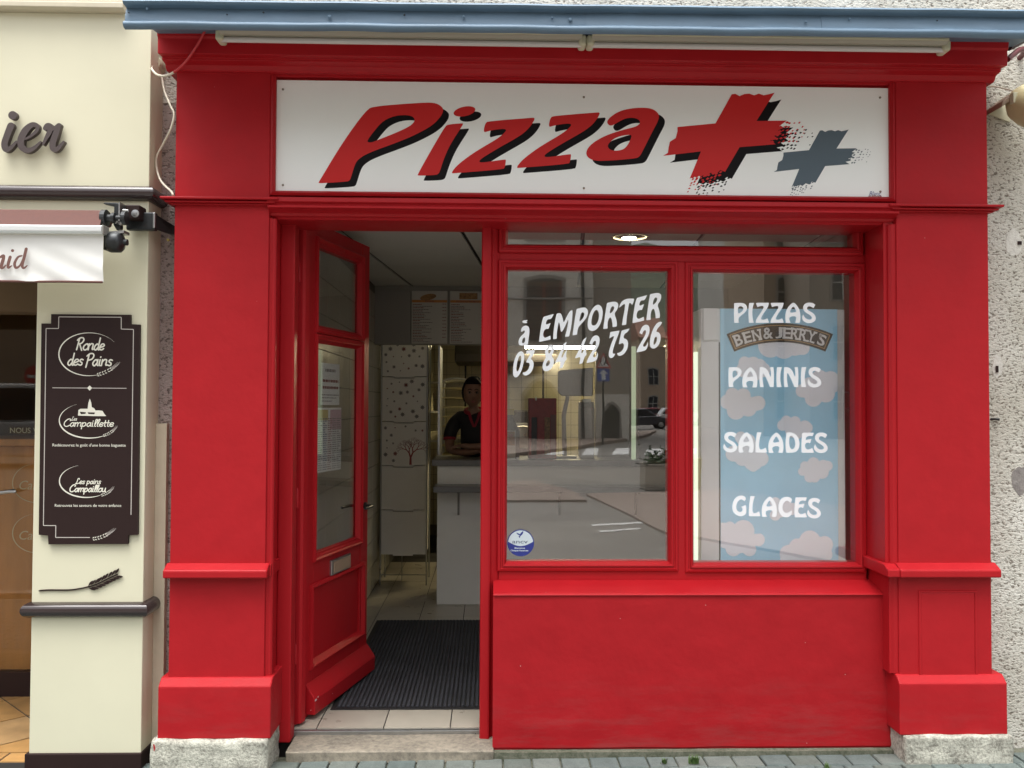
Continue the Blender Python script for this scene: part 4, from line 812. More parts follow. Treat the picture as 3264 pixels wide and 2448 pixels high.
# ------------------------------------------------------------------ awning
aw = thing('retractable_awning', 'rolled brown and white awning with metal arm over the bakery door', 'awning', P(200, 760, 0))
AY = -.14; za = lambda py, y=AY: Z(160, py, y); ax1 = X(331, 740, AY)
m = MB(); rc = ((za(668) + za(720))/2); rad = (za(668) - za(722))/2
m.tube([(-5.0, AY + .03, rc), (X(338, 690, AY), AY + .03, rc)], rad*.95, 20); m.build('fabric_roll', 'awning_brown', aw, smooth=True)
m = MB(); m.add([(-5, AY + .01, za(667, AY)), (X(331, 690, AY), AY + .01, za(667, AY)), (X(331, 690, AY), AY - .01, za(672, AY)), (-5, AY - .01, za(672, AY)), (X(318, 715, AY - .05), AY - .05, za(719, AY - .05)), (-5, AY - .05, za(719, AY - .05))], [(0, 1, 2, 3), (3, 2, 4, 5)]); m.build('fabric', 'awning_brown', aw)
by = AY - .05
m = MB(); m.prism([(by - .028, za(721, by)), (by - .034, za(724, by)), (by - .034, za(740, by)), (by - .026, za(747, by)), (by + .03, za(747, by)), (by + .03, za(721, by))], -5, X(334, 735, by)); m.build('front_bar', 'alu_white', aw, bev=.003)
m = MB(); m.box(X(334, 735, by), X(339, 735, by), by - .03, by + .03, za(749, by), za(719, by)); m.build('bar_cap', 'grey_plastic', aw, bev=.003)
vx1 = X(330, 820, by); vz0, vz1 = za(898, by), za(748, by)
b = MB(); nx, nz = 120, 12
for i in range(nx + 1):
    for j in range(nz + 1):
        x = vx1 - 1.7 + 1.7*i/nx; t = j/nz; z = vz1 + (vz0 - vz1)*t; d_ = (x*.55 + z*.9)
        b.v.append(Vector((x + .004*t*math.sin(d_*20), by - .004 - .009*t*(1 + math.sin(d_*62 + 2*noise.noise(Vector((x*3, z*3, 0)))))*.5 - .004*noise.noise(Vector((x*8, z*8, 2))), z)))
for i in range(nx):
    for j in range(nz):
        q = i*(nz + 1) + j; b.f.append((q, q + 1, q + nz + 2, q + nz + 1)); b.m.append(0)
b.build('valance', 'awning_white', aw, smooth=True)
m = MB(); m.tube([(vx1 - 1.7 + 1.7*i/40, by - .01 - .004*math.sin(i*.9), vz0 - .001) for i in range(41)], .005, 6); m.build('valance_piping', 'awning_brown', aw, smooth=True)
vt = MB()
def vs_(pts, ws):
    s_ = stroke(None, '', pts, ws, (0, 600), 3.95, by - .022, 0, ''); vt.add(s_.v, s_.f)
vs_([(-60, 985), (-30, 880), (10, 865), (45, 850), (40, 900), (15, 990), (40, 1000), (75, 970)], [20, 30, 30, 34, 40, 40, 28, 12]); vs_([(128, 868), (105, 950), (105, 1000), (150, 975)], [38, 38, 30, 10]); vs_([(275, 850), (225, 870), (185, 945), (200, 1000), (250, 975), (290, 890)], [18, 26, 34, 32, 22, 16]); vs_([(330, 765), (305, 870), (280, 970), (300, 1005), (345, 972)], [36, 36, 36, 28, 10])
c = P(157/3.95, 600 + 785/3.95, by - .022); vt.lathe(c, (0, 1, 0), [(.0065, 0), (.0065, .001)], 14); vt.build('valance_lettering', 'awning_text', aw)
# mechanism
def Q(x, y, d): return P(x/3.95, 600 + y/3.95, d)
m = MB(); m.lathe(Q(1320, 375, AY), (1, 0, 0), [(.036, -.01), (.036, .01), (.016, .012), (.016, .03), (.024, .032), (.024, .045), (.012, .05), (.012, .075), (.03, .078), (.03, .095)], 18); m.build('roller_end', 'iron', aw, smooth=False)
a, c = Q(1600, 220, -.08), Q(1775, 400, -.08); m = MB(); m.box(a.x, c.x, -.1, -.02, c.z, a.z); m.build('bracket_box', 'brown_matt', aw, bev=.004)
m = MB(); m.lathe(Q(1705, 320, -.1), (0, -1, 0), [(.017, 0), (.017, .004), (.007, .005), (.007, .012), (0, .0125)], 18); m.build('washer', 'steel', aw)
a, c = Q(1575, 290, -.06), Q(1940, 520, -.06); m = MB(); m.box(a.x, c.x, -.05, -.015, c.z, a.z); m.build('arm_plate', 'iron', aw, bev=.006)
m = MB(); u0, u1, u2 = Q(1925, 305, -.055), Q(1960, 515, -.055), Q(2190, 580, .14)
m.add([(u0.x, -.05, u0.z), (u1.x, -.05, u1.z), (u2.x, .149, u2.z), (u2.x, .149, u0.z - .02), (u0.x, -.035, u0.z), (u1.x, -.035, u1.z), (u2.x - .02, .149, u2.z), (u2.x - .02, .149, u0.z - .02)], [(0, 1, 2, 3), (4, 7, 6, 5), (0, 3, 7, 4), (1, 5, 6, 2), (3, 2, 6, 7), (0, 4, 5, 1)]); m.build('wall_strap', 'iron', aw)
m = MB(); m.box(Q(1925, 305, -.055).x, Q(1955, 305, -.055).x, -.058, -.05, Q(1925, 500, -.055).z, Q(1925, 305, -.055).z); m.build('weld_strip', 'steel', aw, bev=.003)
m = MB(); m.prism([(Q(1320, 205, -.1).x, Q(1320, 205, -.1).z), (Q(1340, 190, -.1).x, Q(1340, 190, -.1).z), (Q(1500, 195, -.1).x, Q(1500, 195, -.1).z), (Q(1560, 240, -.1).x, Q(1560, 240, -.1).z), (Q(1540, 520, -.1).x, Q(1540, 520, -.1).z), (Q(1490, 540, -.1).x, Q(1490, 540, -.1).z), (Q(1450, 470, -.1).x, Q(1450, 470, -.1).z), (Q(1460, 240, -.1).x, Q(1460, 240, -.1).z)], -.12, -.09, 'y'); m.build('cheek', 'iron', aw, bev=.003)
m = MB(); m.box(Q(1530, 195, -.12).x, Q(1545, 195, -.12).x, -.15, -.06, Q(1540, 430, -.12).z, Q(1540, 190, -.12).z); m.build('bracket_fin', 'steel', aw)
m = MB(); m.tube([Q(1545, 280, -.14), Q(1615, 285, -.14)], .006, 6); m.build('bolt', 'steel', aw)
m = MB(); m.lathe(Q(1530, 445, -.12), (0, -1, 0), [(.009, 0), (.009, .015), (0, .016)], 6); m.build('bolt', 'steel', aw)
m = MB(); m.lathe(Q(1480, 430, -.12), (0, -1, 0), [(.01, 0), (.01, .02), (0, .021)], 8); m.build('bolt', 'steel', aw)
m = MB(); m.lathe(Q(1395, 680, -.15), (1, 0, 0), [(.03, -.012), (.038, -.01), (.045, .0), (.045, .04), (.036, .05), (.02, .055), (.014, .06), (.014, .072), (0, .073)], 20); m.build('arm_joint', 'iron', aw, smooth=True)
m = MB(); u = Q(1320, 565, -.17); v = Q(1560, 545, -.17); m.add([u + Vector((0, 0, .006)), v + Vector((0, 0, .006)), v - Vector((0, 0, .006)), u - Vector((0, 0, .006)), u + Vector((0, .06, .006)), v + Vector((0, .06, .006)), v + Vector((0, .06, -.006)), u + Vector((0, .06, -.006))], [(0, 1, 2, 3), (4, 7, 6, 5), (0, 4, 5, 1), (1, 5, 6, 2), (2, 6, 7, 3), (3, 7, 4, 0)]); m.build('arm_bar', 'steel', aw)
m = MB(); m.box(Q(1325, 600, -.15).x, Q(1395, 600, -.15).x, -.17, -.1, Q(1325, 785, -.15).z, Q(1325, 600, -.15).z); m.build('arm_spring', 'black_plastic', aw, bev=.004)
m = MB(); u = Q(2125, 655, .1); m.lathe(u, (0, -1, 0), [(.006, 0), (.006, .012), (0, .014)], 8); m.build('bolt_cap', 'bin_yellow', aw)
# ------------------------------------------------------------------ plaque
O1, K1, O2, K2 = (120, 990), 1282/340, (120, 1400), 1567/340
YP = -.016
pq = thing('bread_plaque', 'dark brown plaque with notched corners and cream bread logos on the bakery pillar', 'sign', P(285, 1735, 0))
def A1(x, y, d=YP): return P(O1[0] + x/K1, O1[1] + y/K1, d)
def A2(x, y, d=YP): return P(O2[0] + x/K2, O2[1] + y/K2, d)
out = [A1(162, 42), A1(1115, 50), A1(1115, 162), A1(1228, 168), A2(1470, 1405), A2(1330, 1412), A2(1325, 1540), A2(158, 1545), A2(152, 1415), A2(15, 1405), A1(45, 155), A1(160, 155)]
m = MB(); m.poly([out], thick=.0155); m.build('board', 'brown_matt', pq)
def line(par, pts, wd, mt='plaque_line', name='border_line', y=YP - .0004):
    b = MB(); pts = [Vector((p.x, y, p.z)) for p in pts]
    for i in range(len(pts) - 1):
        b.ribbon([pts[i], pts[i + 1]], wd, cap=False); b.v = [v if k < (i)*4 else v + Vector((0, -.00006*(i % 2), 0)) for k, v in enumerate(b.v)]
    return b.build(name, mt, par)
line(pq, [A2(560*1.37, 1443), A2(265, 1443), A2(268, 1268), A2(85, 1268), A1(102, 215), A1(252, 215), A1(255, 75), A1(1005, 80), A1(1005, 222), A1(1152, 226), A2(1372, 1110)], .0035)
line(pq, [A1(178, 928), A1(1068, 934)], .003)
m = MB(); m.poly([[A1(625, 900, YP - .0008), A1(655, 930, YP - .0008), A1(625, 962, YP - .0008), A1(595, 930, YP - .0008)]]); m.build('lozenge', 'plaque_cream', pq)
SCR = {'o': (9, '8,8 5,10 1,7 0,3 2,0 5,0 8,3 8,7 6,9'), 'n': (10, '0,10 0,0|0,6 3,10 6,10 7,8 7,1 9,1'), 'd': (9.5, '7,7 4,10 1,7 0,3 2,0 4,0 7,5|7,20 7,2 9,0'), 'e': (8.5, '1,4 6,6 7,8 5,10 2,9 0,4 1,1 4,0 7,2'), 's': (7.5, '6,9 3,10 1,8 2,6 5,4 5,1 3,0 0,1'),
       'a': (9.5, '7,7 4,10 1,7 0,3 2,0 4,0 7,5|7,10 7,2 9,0'), 'i': (5, '1,10 1,2 3,0|1,14 1.3,14.6'), 'R': (13, '3,19 2,0|0,16 4,20 9,20 11,16 8,11 3,10|5,10 11,-1'), 'P': (12, '3,19 2,-3|0,16 4,20 9,20 11,16 9,11 4,9'), 'C': (13, '11,15 12,18 9,20 5,18 1,11 1,4 4,0 8,0 12,3'),
       'm': (14, '0,10 0,0|0,6 3,10 5,9 5,0|5,6 8,10 11,9 11,1 13,0'), 'p': (9.5, '0,10 0,-7|0,6 3,10 6,9 7,5 5,1 2,0 0,3'), 'l': (5, '1,4 4,16 3,19 1,16 1,2 3,0'), 't': (6, '2,16 2,2 4,0|0,10 5,10'), 'L': (12, '9,16 8,19 5,18 4,10 3,3 0,1 3,0 7,1 11,3'), 'u': (10, '0,10 0,3 2,0 4,0 7,4|7,10 7,2 9,0'), ' ': (6, '')}
def script(par, s_, p0, width, xh, wd, y, mt='plaque_cream', slant=.2):
    "brush script from stroke skeletons; p0 = left end of the baseline, width in metres, xh = x-height in metres"
    tot = sum(SCR[c][0] for c in s_); kx = width/tot; kz = xh/10; x = 0
    for c in s_:
        adv, sk = SCR[c]
        if sk:
            b = MB()
            for n_, st_ in enumerate(sk.split('|')):
                pts = [tuple(map(float, q.split(','))) for q in st_.split()]
                q = spline([(p0.x + (x + a)*kx + slant*b_*kz, y - .0001*n_, p0.z + b_*kz) for a, b_ in pts], 4)
                b.ribbon(q, wd)
            b.build('letter', mt, par)
        x += adv
def ear(par, pts, size, y, mt):
    "ear of wheat: two rows of grains and long awns"
    b = MB(); q = spline([(p.x, y, p.z) for p in pts], 6); m_ = len(q)
    for i in range(1, m_ - 1, 2):
        t = (q[i + 1] - q[i - 1]).normalized(); nn = Vector((-t.z, 0, t.x))
        for s_ in (-1, 1):
            c = q[i] + nn*s_*size*.34; d = (t + nn*s_*.5).normalized(); e = Vector((-d.z, 0, d.x)); l_ = size*.5
            b.poly([[c - d*l_*.6 + Vector((0, -.0002*(i % 4), 0)), c + e*l_*.34 + Vector((0, -.0002*(i % 4), 0)), c + d*l_ + Vector((0, -.0002*(i % 4), 0)), c - e*l_*.34 + Vector((0, -.0002*(i % 4), 0))]])
    b.build('wheat_ear', mt, par)
    return q
def awns(par, q, size, y, mt, n=5, ln=4.0):
    b = MB(); t = (q[-1] - q[-3]).normalized(); nn = Vector((-t.z, 0, t.x))
    for k in range(n):
        f = (k/(n - 1) - .5); o = q[-1 - int(abs(f)*6)] + nn*f*size*.9; b.ribbon([o, o + t*size*ln*.5 + nn*(-f*size*.1 + .15*size), o + t*size*ln*(.85 + .3*f) + nn*size*.55], [size*.12, size*.1, size*.04], cap=False)
    b.build('wheat_awn', mt, par)
YG = YP - .0006
script(pq, 'Ronde', A1(455, 470), X(120 + 800/K1, 1100, YP) - X(120 + 455/K1, 1100, YP), .0265, .0064, YG)
script(pq, 'des', A1(360, 655), X(120 + 545/K1, 1100, YP) - X(120 + 360/K1, 1100, YP), .0265, .0062, YG); script(pq, 'Pains', A1(570, 660), X(120 + 900/K1, 1100, YP) - X(120 + 575/K1, 1100, YP), .0265, .0064, YG)
arc_mark(pq, 620, 525, 365, 258, 70, 325, .0055, YG, O1, K1, 'plaque_cream')
e_ = ear(pq, [A1(715, 775), A1(800, 745), A1(890, 700)], .014, YG, 'plaque_cream'); awns(pq, e_, .014, YG, 'plaque_line')
script(pq, 'Les', A1(405, 1320), .025, .0085, .0022, YG); script(pq, 'Campaillette', A1(310, 1390), X(120 + 915/K1, 1350, YP) - X(120 + 310/K1, 1350, YP), .0165, .0042, YG)
arc_mark(pq, 620, 1320, 360, 212, 55, 245, .006, YG, O1, K1, 'plaque_cream')
e_ = ear(pq, [A1(790, 1505), A1(850, 1480), A1(905, 1445)], .011, YG, 'plaque_cream'); awns(pq, e_, .011, YG, 'plaque_line', 5, 3.2)
vil = [A1(x, y, YG) for x, y in clean(pp('485,1255 490,1195 515,1180 600,1180 610,1110 627,1058 645,1110 650,1160 680,1175 695,1200 740,1200 780,1205 800,1240 825,1268 680,1268 600,1265 485,1262'))]
m = MB(); m.poly([vil]); m.build('village_emblem', 'plaque_cream', pq)
m = MB(); m.poly([[A1(505, 1215, YG - .0003), A1(580, 1222, YG - .0003), A1(575, 1240, YG - .0003), A1(520, 1245, YG - .0003)]]); m.poly([[A1(600, 1222, YG - .0003), A1(690, 1225, YG - .0003), A1(680, 1245, YG - .0003), A1(610, 1242, YG - .0003)]]); m.build('village_emblem', 'brown_matt', pq)
q = A1(175, 1632); text('Redécouvrez le goût d\'une bonne baguette', .018, Vector((q.x, YG, q.z)), 'plaque_cream', 'lettering', pq, width=A1(1055, 1632).x - q.x, bold=.0001)
q = A2(248, 992); text('Retrouvez les saveurs de votre enfance', .018, Vector((q.x, YG, q.z)), 'plaque_cream', 'lettering', pq, width=A2(1225, 992).x - q.x, bold=.0001)
script(pq, 'Les pains', A2(555, 655), A2(930, 655).x - A2(555, 655).x, .0125, .0036, YG); script(pq, 'Campaillou', A2(465, 770), A2(1005, 770).x - A2(465, 770).x, .0155, .0048, YG)
arc_mark(pq, 720, 615, 400, 240, 58, 252, .006, YG, O2, K2, 'plaque_cream')
e_ = ear(pq, [A2(935, 825), A2(1000, 800), A2(1060, 765)], .011, YG, 'plaque_cream'); awns(pq, e_, .011, YG, 'plaque_line', 5, 3)
e_ = ear(pq, [A2(810, 1465), A2(910, 1445), A2(1020, 1400)], .014, YG, 'plaque_cream'); awns(pq, e_, .014, YG, 'plaque_line', 5, 4)
# wheat ornament
wo = thing('wheat_ornament', 'dark brown metal ear of wheat fixed to the cream pillar above the rail', 'ornament', P(250, 1880, 0))
D = lambda x, y: P(x/2.212, 1750 + y/2.212, -.006)
m = MB(); m.ribbon([p for p in spline([D(272, 295), D(340, 290), D(480, 290), D(560, 280), D(630, 265)], 5)], [.004] + [.006]*19 + [.007], thick=.005, cap=False); m.build('stem', 'brown_matt', wo)
base_ = spline([D(625, 268), D(690, 245), D(760, 210), D(828, 178)], 6)
nb = len(base_)
m = MB(); m.ribbon(base_, [.006]*nb, thick=.004, cap=False); m.build('ear_stalk', 'brown_matt', wo)
for i in range(1, nb - 1, 2):
    t = (base_[i + 1] - base_[i - 1]).normalized(); nn = Vector((-t.z, 0, t.x))
    for s_ in (-1, 1):
        d = (t + nn*s_*.62).normalized(); e = Vector((-d.z, 0, d.x)); c = base_[i] + nn*s_*.008 + Vector((0, -.0012*(i % 4), 0)); l_ = .026
        m = MB(); m.poly([[c - d*.006, c + d*l_*.3 + e*.005, c + d*l_*.7 + e*.004, c + d*l_, c + d*l_*.7 - e*.004, c + d*l_*.3 - e*.005]], thick=.004); m.build('grain', 'brown_matt', wo)
# ================================================================== pizza shop interior
IX0, IX1, IY0, IY1, FZ, CZI = -.965, 2.02, .27, 6.6, .05, 2.6
m = MB(); m.box(IX0 - .1, IX1 + .1, IY0 - .02, IY1 + .1, -.08, FZ - .006); fo = m.build('shop_floor', 'floor_joint', kind='structure', label='beige square-tiled shop floor with dark joints')
m = MB(); m.box(IX0 - .1, IX1 + .1, .32, IY1 + .1, CZI + .022, CZI + .12); co = m.build('shop_ceiling', 'ceiling_gap', kind='structure', label='suspended shop ceiling of pale panels')
wm = MB(); wm.box(IX0 - .1, IX0, .275, IY1 + .1, FZ - .05, CZI + .021); wl = wm.build('shop_wall_left', 'grout', kind='structure', label='shop side wall with pale glazed tiles behind the open door')
wm = MB(); wm.box(IX1, IX1 + .1, .301, IY1 + .1, FZ - .05, CZI + .021); wm.build('shop_wall_right', 'shop_wall', kind='structure', label='plain side wall at the freezer end of the shop')
wm = MB(); wm.box(IX0, IX1, IY1, IY1 + .1, FZ - .05, CZI + .021); wb = wm.build('kitchen_wall', 'kitchen_grout', kind='structure', label='back kitchen wall of yellowish tiles')
# floor tiles
TS = .32; tp = []
tx0 = X(1016, 2286, .33); 
for i in range(-1, 10):
    for j in range(0, 14):
        xa, xb = max(IX0 + .001, tx0 + TS*(i - 1) + .003), min(IX1 - .001, tx0 + TS*i - .003); ya, yb = max(IY0, .285 + TS*j + .003 - .012), .285 + TS*(j + 1) - .003 - .012
        if xb - xa < .02: continue
        full = abs(xb - xa - TS + .006) < 1e-4 and j > 0
        if full and len(tp) >= 3: place(random.choice(tp), fo, ((xa + xb)/2, (ya + yb)/2, FZ - .008))
        else:
            b = MB(); b.box(xa, xb, ya, yb, FZ - .008, FZ); o = b.build('tile', 'floor_tile_%d' % ((i + j) % 3), fo)
            if full: tp.append(o)
# drain
dr = G(1000 + 850*.0 + 850 + 1150/2.376 - 1000, 1750 + 372/2.376, FZ); m = MB()
m.box(dr.x - .11, dr.x + .11, dr.y - .11, dr.y + .11, FZ + .0005, FZ + .003); 
for k in range(9): m.lathe((dr.x + .06*math.cos(k*.7), dr.y + .06*math.sin(k*.7), FZ + .003), (0, 0, 1), [(.012, 0), (.01, .003), (0, .0031)], 8, mi=0)
m.build('floor_drain', 'floor_tile_1', label='square perforated floor drain in front of the white counter', cat='drain')
# ceiling panels, slightly skewed
cp = []
for i in range(-1, 6):
    for j in range(0, 10):
        y0_, y1_ = .33 + .645*j, .33 + .645*(j + 1) - .006
        if y0_ > IY1 - .05: continue
        y1_ = min(y1_, IY1 - .002)
        f = lambda xx, yy: max(IX0 + .001, min(IX1 - .001, xx + .09*(yy - 1.05)))
        a, c = -.862 + .70*i + .012, -.862 + .70*(i + 1) - .012
        q = [(f(a, y0_), y0_), (f(c, y0_), y0_), (f(c, y1_), y1_), (f(a, y1_), y1_)]
        if min(q[1][0] - q[0][0], q[2][0] - q[3][0]) < .01: continue
        b = MB(); b.prism(q, CZI, CZI + .012, 'z'); b.build('ceiling_panel', 'ceiling_panel', co)
# left wall tiles
tl = None
for i in range(10):
    for j in range(12):
        y0_, z0 = .36 + .42*i, FZ + .205*j + .02
        if z0 > CZI - .21: continue
        c = Vector((IX0, y0_ + .208, z0))
        if tl is None: b = MB(); b.box(IX0, IX0 + .007, y0_ + .003, y0_ + .417, z0 + .003, z0 + .202); tl = b.build('tile', 'wall_tile', wl, base=c)
        else: place(tl, wl, c)
# kitchen tiles
tk = None
for i in range(20):
    for j in range(16):
        x0, z0 = IX0 + .002 + .15*i, FZ + .15*j + .12
        if x0 + .15 > IX1 or z0 + .15 > CZI: continue
        c = Vector((x0 + .075, IY1, z0))
        if tk is None: b = MB(); b.box(x0 + .002, x0 + .148, IY1 - .007, IY1 + .001, z0 + .002, z0 + .148); tk = b.build('tile', 'kitchen_tile', wb, base=c)
        else: place(tk, wb, c)
# bulkhead with menu boards
HYB = 3.36
bh = MB(); bh.box(IX0 + .001, IX1 - .001, HYB, HYB + .08, Z(1300, 1098, HYB), CZI - .001); bh.build('bulkhead', 'shop_wall', kind='structure', label='bulkhead under the ceiling carrying the menu boards')
pw = MB(); pw.box(X(1900, 1200, HYB), IX1 - .001, HYB + .001, HYB + .079, FZ, Z(1300, 1098, HYB) - .001); pw.build('partition_wall', 'board_grey', kind='structure', label='partition between shop and kitchen beside the serving gap')
def zb(py): return Z(1350, py, HYB - .02)
def xb_(px): return X(px, 1010, HYB - .02)
def board(px0, px1, label, mt='board_white'):
    t = thing('menu_board', label, 'menu board', (xb_((px0 + px1)/2), HYB, zb(1095)))
    m = MB(); m.box(xb_(px0), xb_(px1), HYB - .02, HYB - .0005, zb(1095), zb(927)); m.build('panel', mt, t, bev=.002); return t
b1 = board(1195, 1308, 'plain grey blank menu board beside the tiled wall', 'board_grey')
YB = HYB - .0212
def bl(t, rows, x0, x1, mt, seed, h=.005):
    rd = random.Random(seed); b = MB()
    for py, fr in rows:
        x = xb_(x0); z = zb(py); e = x + (xb_(x1) - xb_(x0))*fr
        while x < e: l_ = min(rd.uniform(.006, .02), e - x); b.box(x, x + l_, YB, YB + .0004, z, z + h); x += l_ + .003
    b.build('print', mt, t, kind='stuff')
def menu(px0, px1, title, label, seed):
    t = board(px0, px1, label); w_ = px1 - px0; rd = random.Random(seed)
    m = MB(); m.box(xb_(px0 + 1), xb_(px1 - 1), YB + .0002, YB + .0006, zb(964), zb(956)); m.build('title_band', 'ink_orange', t)
    text(title, .020, Vector((xb_(px0 + w_*.5), YB - .0002, zb(963))), 'ink_brown', 'title', t, bold=.0004, align='CENTER')
    bl(t, [(972 + 10.3*k, rd.uniform(.25, .5)) for k in range(12)], px0 + 4, px1 - 20, 'ink_brown', seed, .007); bl(t, [(977 + 10.3*k, rd.uniform(.4, .75)) for k in range(12)], px0 + 4, px1 - 20, 'ink_black', seed + 1, .004)
    bl(t, [(970 + 10.6*k, 1) for k in range(11)], px1 - 16, px1 - 4, 'ink_brown', seed + 2, .006)
    return t
b2 = menu(1312, 1426, 'PANINIS', 'white menu board headed PANINIS under an orange band', 3)
m = MB(); m.poly([[P(1337 + 28 + 26*math.cos(k), 947 + 10*math.sin(k) - 4*math.cos(k), YB) for k in [2*math.pi*i/16 for i in range(16)]]]); m.build('sandwich_picture', 'ink_food', b2)
b3 = menu(1434, 1548, 'PIZZAS AU FROMAGE', 'white menu board headed PIZZAS AU FROMAGE under an orange band', 8)
m = MB(); m.box(xb_(1464), xb_(1522), YB, YB + .0004, zb(953), zb(933)); m.build('pizza_picture', 'ink_food', b3)
# box rack with snow-print cartons
RY = 3.62
rk = thing('carton_rack', 'tall steel rack of white cartons printed with snowflakes and a red tree', 'rack', (X(1285, 1700, RY), RY, FZ))
rx0, rx1 = X(1216, 1600, RY), X(1357, 1600, RY); zr = lambda py: Z(1285, py, RY)
m = MB()
for x in (rx0 - .008, rx1 + .008):
    for y in (RY + .01, RY + .36): m.tube([(x, y, FZ), (x, y, 2.3)], .007, 8)
m.tube([(rx0 - .008, RY + .01, FZ + .09), (rx1 + .008, RY + .01, FZ + .09)], .005, 6); m.tube([(rx0 + .16, RY + .2, FZ), (rx0 + .16, RY + .2, zr(1767))], .004, 6)
m.build('frame', 'steel', rk, smooth=True)
bounds = [1056, 1199, 1342, 1483, 1624, 1767]
flake_id = 0
for k in range(5):
    za_, zb2 = zr(bounds[k + 1]), zr(bounds[k]) - .008; w_ = rx1 - rx0; t0, t1 = rx0 + w_*.26, rx0 + w_*.72
    m = MB(); m.prism([(rx0, za_), (t0, za_), (t0 + .004, za_ - .012), (t1 - .004, za_ - .012), (t1, za_), (rx1, za_), (rx1, zb2), (t1 + .002, zb2), (t1 - .002, zb2 - .0125), (t0 + .002, zb2 - .0125), (t0 - .002, zb2), (rx0, zb2)], RY, RY + .34, 'y')
    cpan = m.build('carton', 'white_box', rk)
    if k < 3:
        rd = random.Random(40 + k); gp, rp_ = MB(), MB(); spots = []
        for q in range(200):
            u, v = rd.uniform(.06, .94), rd.uniform(.08, .92)
            if k == 2 and u > .36 and v < .78: continue
            if all((u - a)**2 + (v - b_)**2 > .02 for a, b_ in spots): spots.append((u, v))
        for n_, (u, v) in enumerate(spots):
            c = Vector((rx0 + w_*u, RY - .0006, za_ + (zb2 - za_)*v)); r = rd.choice((.008, .012, .018, .023)); tgt = rp_ if n_ % 4 == 0 else gp; pts = []
            for i in range(16): a = math.pi*i/8; rr_ = r*(1 if i % 2 == 0 else .5); pts.append(c + Vector((math.cos(a)*rr_, 0, math.sin(a)*rr_)))
            tgt.poly([pts])
        gp.build('snowflake_print', 'ink_grey', cpan, kind='stuff'); rp_.build('snowflake_print', 'ink_brown', cpan, kind='stuff')
    if k == 2:
        tb, tr = MB(), MB(); rd = random.Random(5)
        def branch(p, a, l_, wd, d):
            e = p + Vector((math.cos(a)*l_, -.00003, math.sin(a)*l_)); (tr if d < 5 else tb).ribbon([p, e], [wd, wd*.75], cap=False, rise=.00005)
            if d < 8:
                for s_ in (-1, 1): branch(e, a + s_*rd.uniform(.22, .55), l_*rd.uniform(.68, .82), wd*.68, d + 1)
        branch(Vector((rx0 + w_*.65, RY - .0006, za_ + .004)), math.pi/2, .062, .022, 0)
        tr.build('tree_print', 'ink_red', cpan); tb.build('tree_print', 'ink_brown', cpan)
# counter
CYF = 2.88
ct = thing('shop_counter', 'white panelled shop counter with grey top and a lower bag shelf', 'counter', (X(1470, 1920, CYF), CYF, FZ))
cx0 = X(1393, 1700, CYF); ctz = Z(1450, 1466, CYF - .03)
m = MB(); m.box(cx0, 1.93, CYF, CYF + .04, FZ + .002, ctz - .05); m.box(cx0, cx0 + .03, CYF + .041, CYF + .55, FZ + .002, ctz - .05); m.build('front_panel', 'counter_white', ct, bev=.002)
m = MB(); m.box(X(1376, 1475, CYF - .03), 1.95, CYF - .03, CYF + .60, ctz - .048, ctz); m.build('worktop', 'counter_top', ct, bev=.004)
sz = Z(1450, 1551, CYF - .22); m = MB(); m.box(X(1381, 1560, CYF - .22), 1.93, CYF - .22, CYF - .001, sz - .045, sz); m.build('shelf', 'counter_top', ct, bev=.004)
for x in (X(1461, 1600, CYF - .05), .55, 1.15):
    m = MB(); m.box(x - .008, x + .008, CYF - .016, CYF - .001, sz - .24, sz - .046); m.prism([(CYF - .18, sz - .046), (CYF - .016, sz - .046), (CYF - .016, sz - .06), (CYF - .18, sz - .056)], x - .006, x + .006); m.build('bracket', 'grey_plastic', ct, bev=.003)
# door mat
fm = thing('door_mat', 'large charcoal ribbed entrance mat with black rubber edge', 'mat', (.0, 1.4, FZ))
my0, my1 = G(1300, 2263, FZ).y, G(1300, 1979, FZ).y; mx0, mx1 = -.80, .95
m = MB(); m.box(mx0, mx1, my0, my1, FZ + .0005, FZ + .006); m.build('rubber_back', 'mat_edge', fm, bev=.002)
m = MB(); x = mx0 + .03
while x < mx1 - .04: m.prism([(x, FZ + .0062), (x + .002, FZ + .012), (x + .0145, FZ + .012), (x + .0165, FZ + .0062)], my0 + .03, my1 - .02, 'y'); x += .0235
m.build('rib_field', 'mat_grey', fm, kind='stuff')
# things on the counter
def on(px, dy=.25): return X(px, 1460, CYF + dy)
mo = thing('till_monitor', 'grey back of a till monitor on a bent stand on the counter', 'monitor', (on(1830), CYF + .25, ctz))
zy = lambda py: Z(1830, py, CYF + .25)
m = MB(); m.prism([(on(1778), zy(1185)), (on(1786), zy(1180)), (on(1890), zy(1172)), (on(1890), zy(1262)), (on(1790), zy(1262)), (on(1778), zy(1250))], CYF + .24, CYF + .28, 'y'); m.build('screen_back', 'grey_plastic', mo, bev=.008)
m = MB(); m.tube([(on(1808), CYF + .3, zy(1200)), (on(1810), CYF + .31, zy(1270)), (on(1797), CYF + .27, zy(1325)), (on(1800), CYF + .25, ctz + .02)], [.016, .017, .018, .02], 10); m.build('stand', 'grey_plastic', mo, smooth=True)
m = MB(); m.box(on(1800) - .09, on(1800) + .09, CYF + .17, CYF + .33, ctz, ctz + .02); m.build('foot', 'grey_plastic', mo, bev=.006)
tp_ = thing('receipt_printer', 'small grey till printer beside the monitor stand', 'printer', (on(1870), CYF + .3, ctz))
m = MB(); m.prism([(CYF + .2, ctz), (CYF + .2, zy(1300)), (CYF + .26, zy(1280)), (CYF + .38, zy(1280)), (CYF + .38, ctz)], on(1848), on(1893)); m.build('body', 'grey_plastic', tp_, bev=.008)
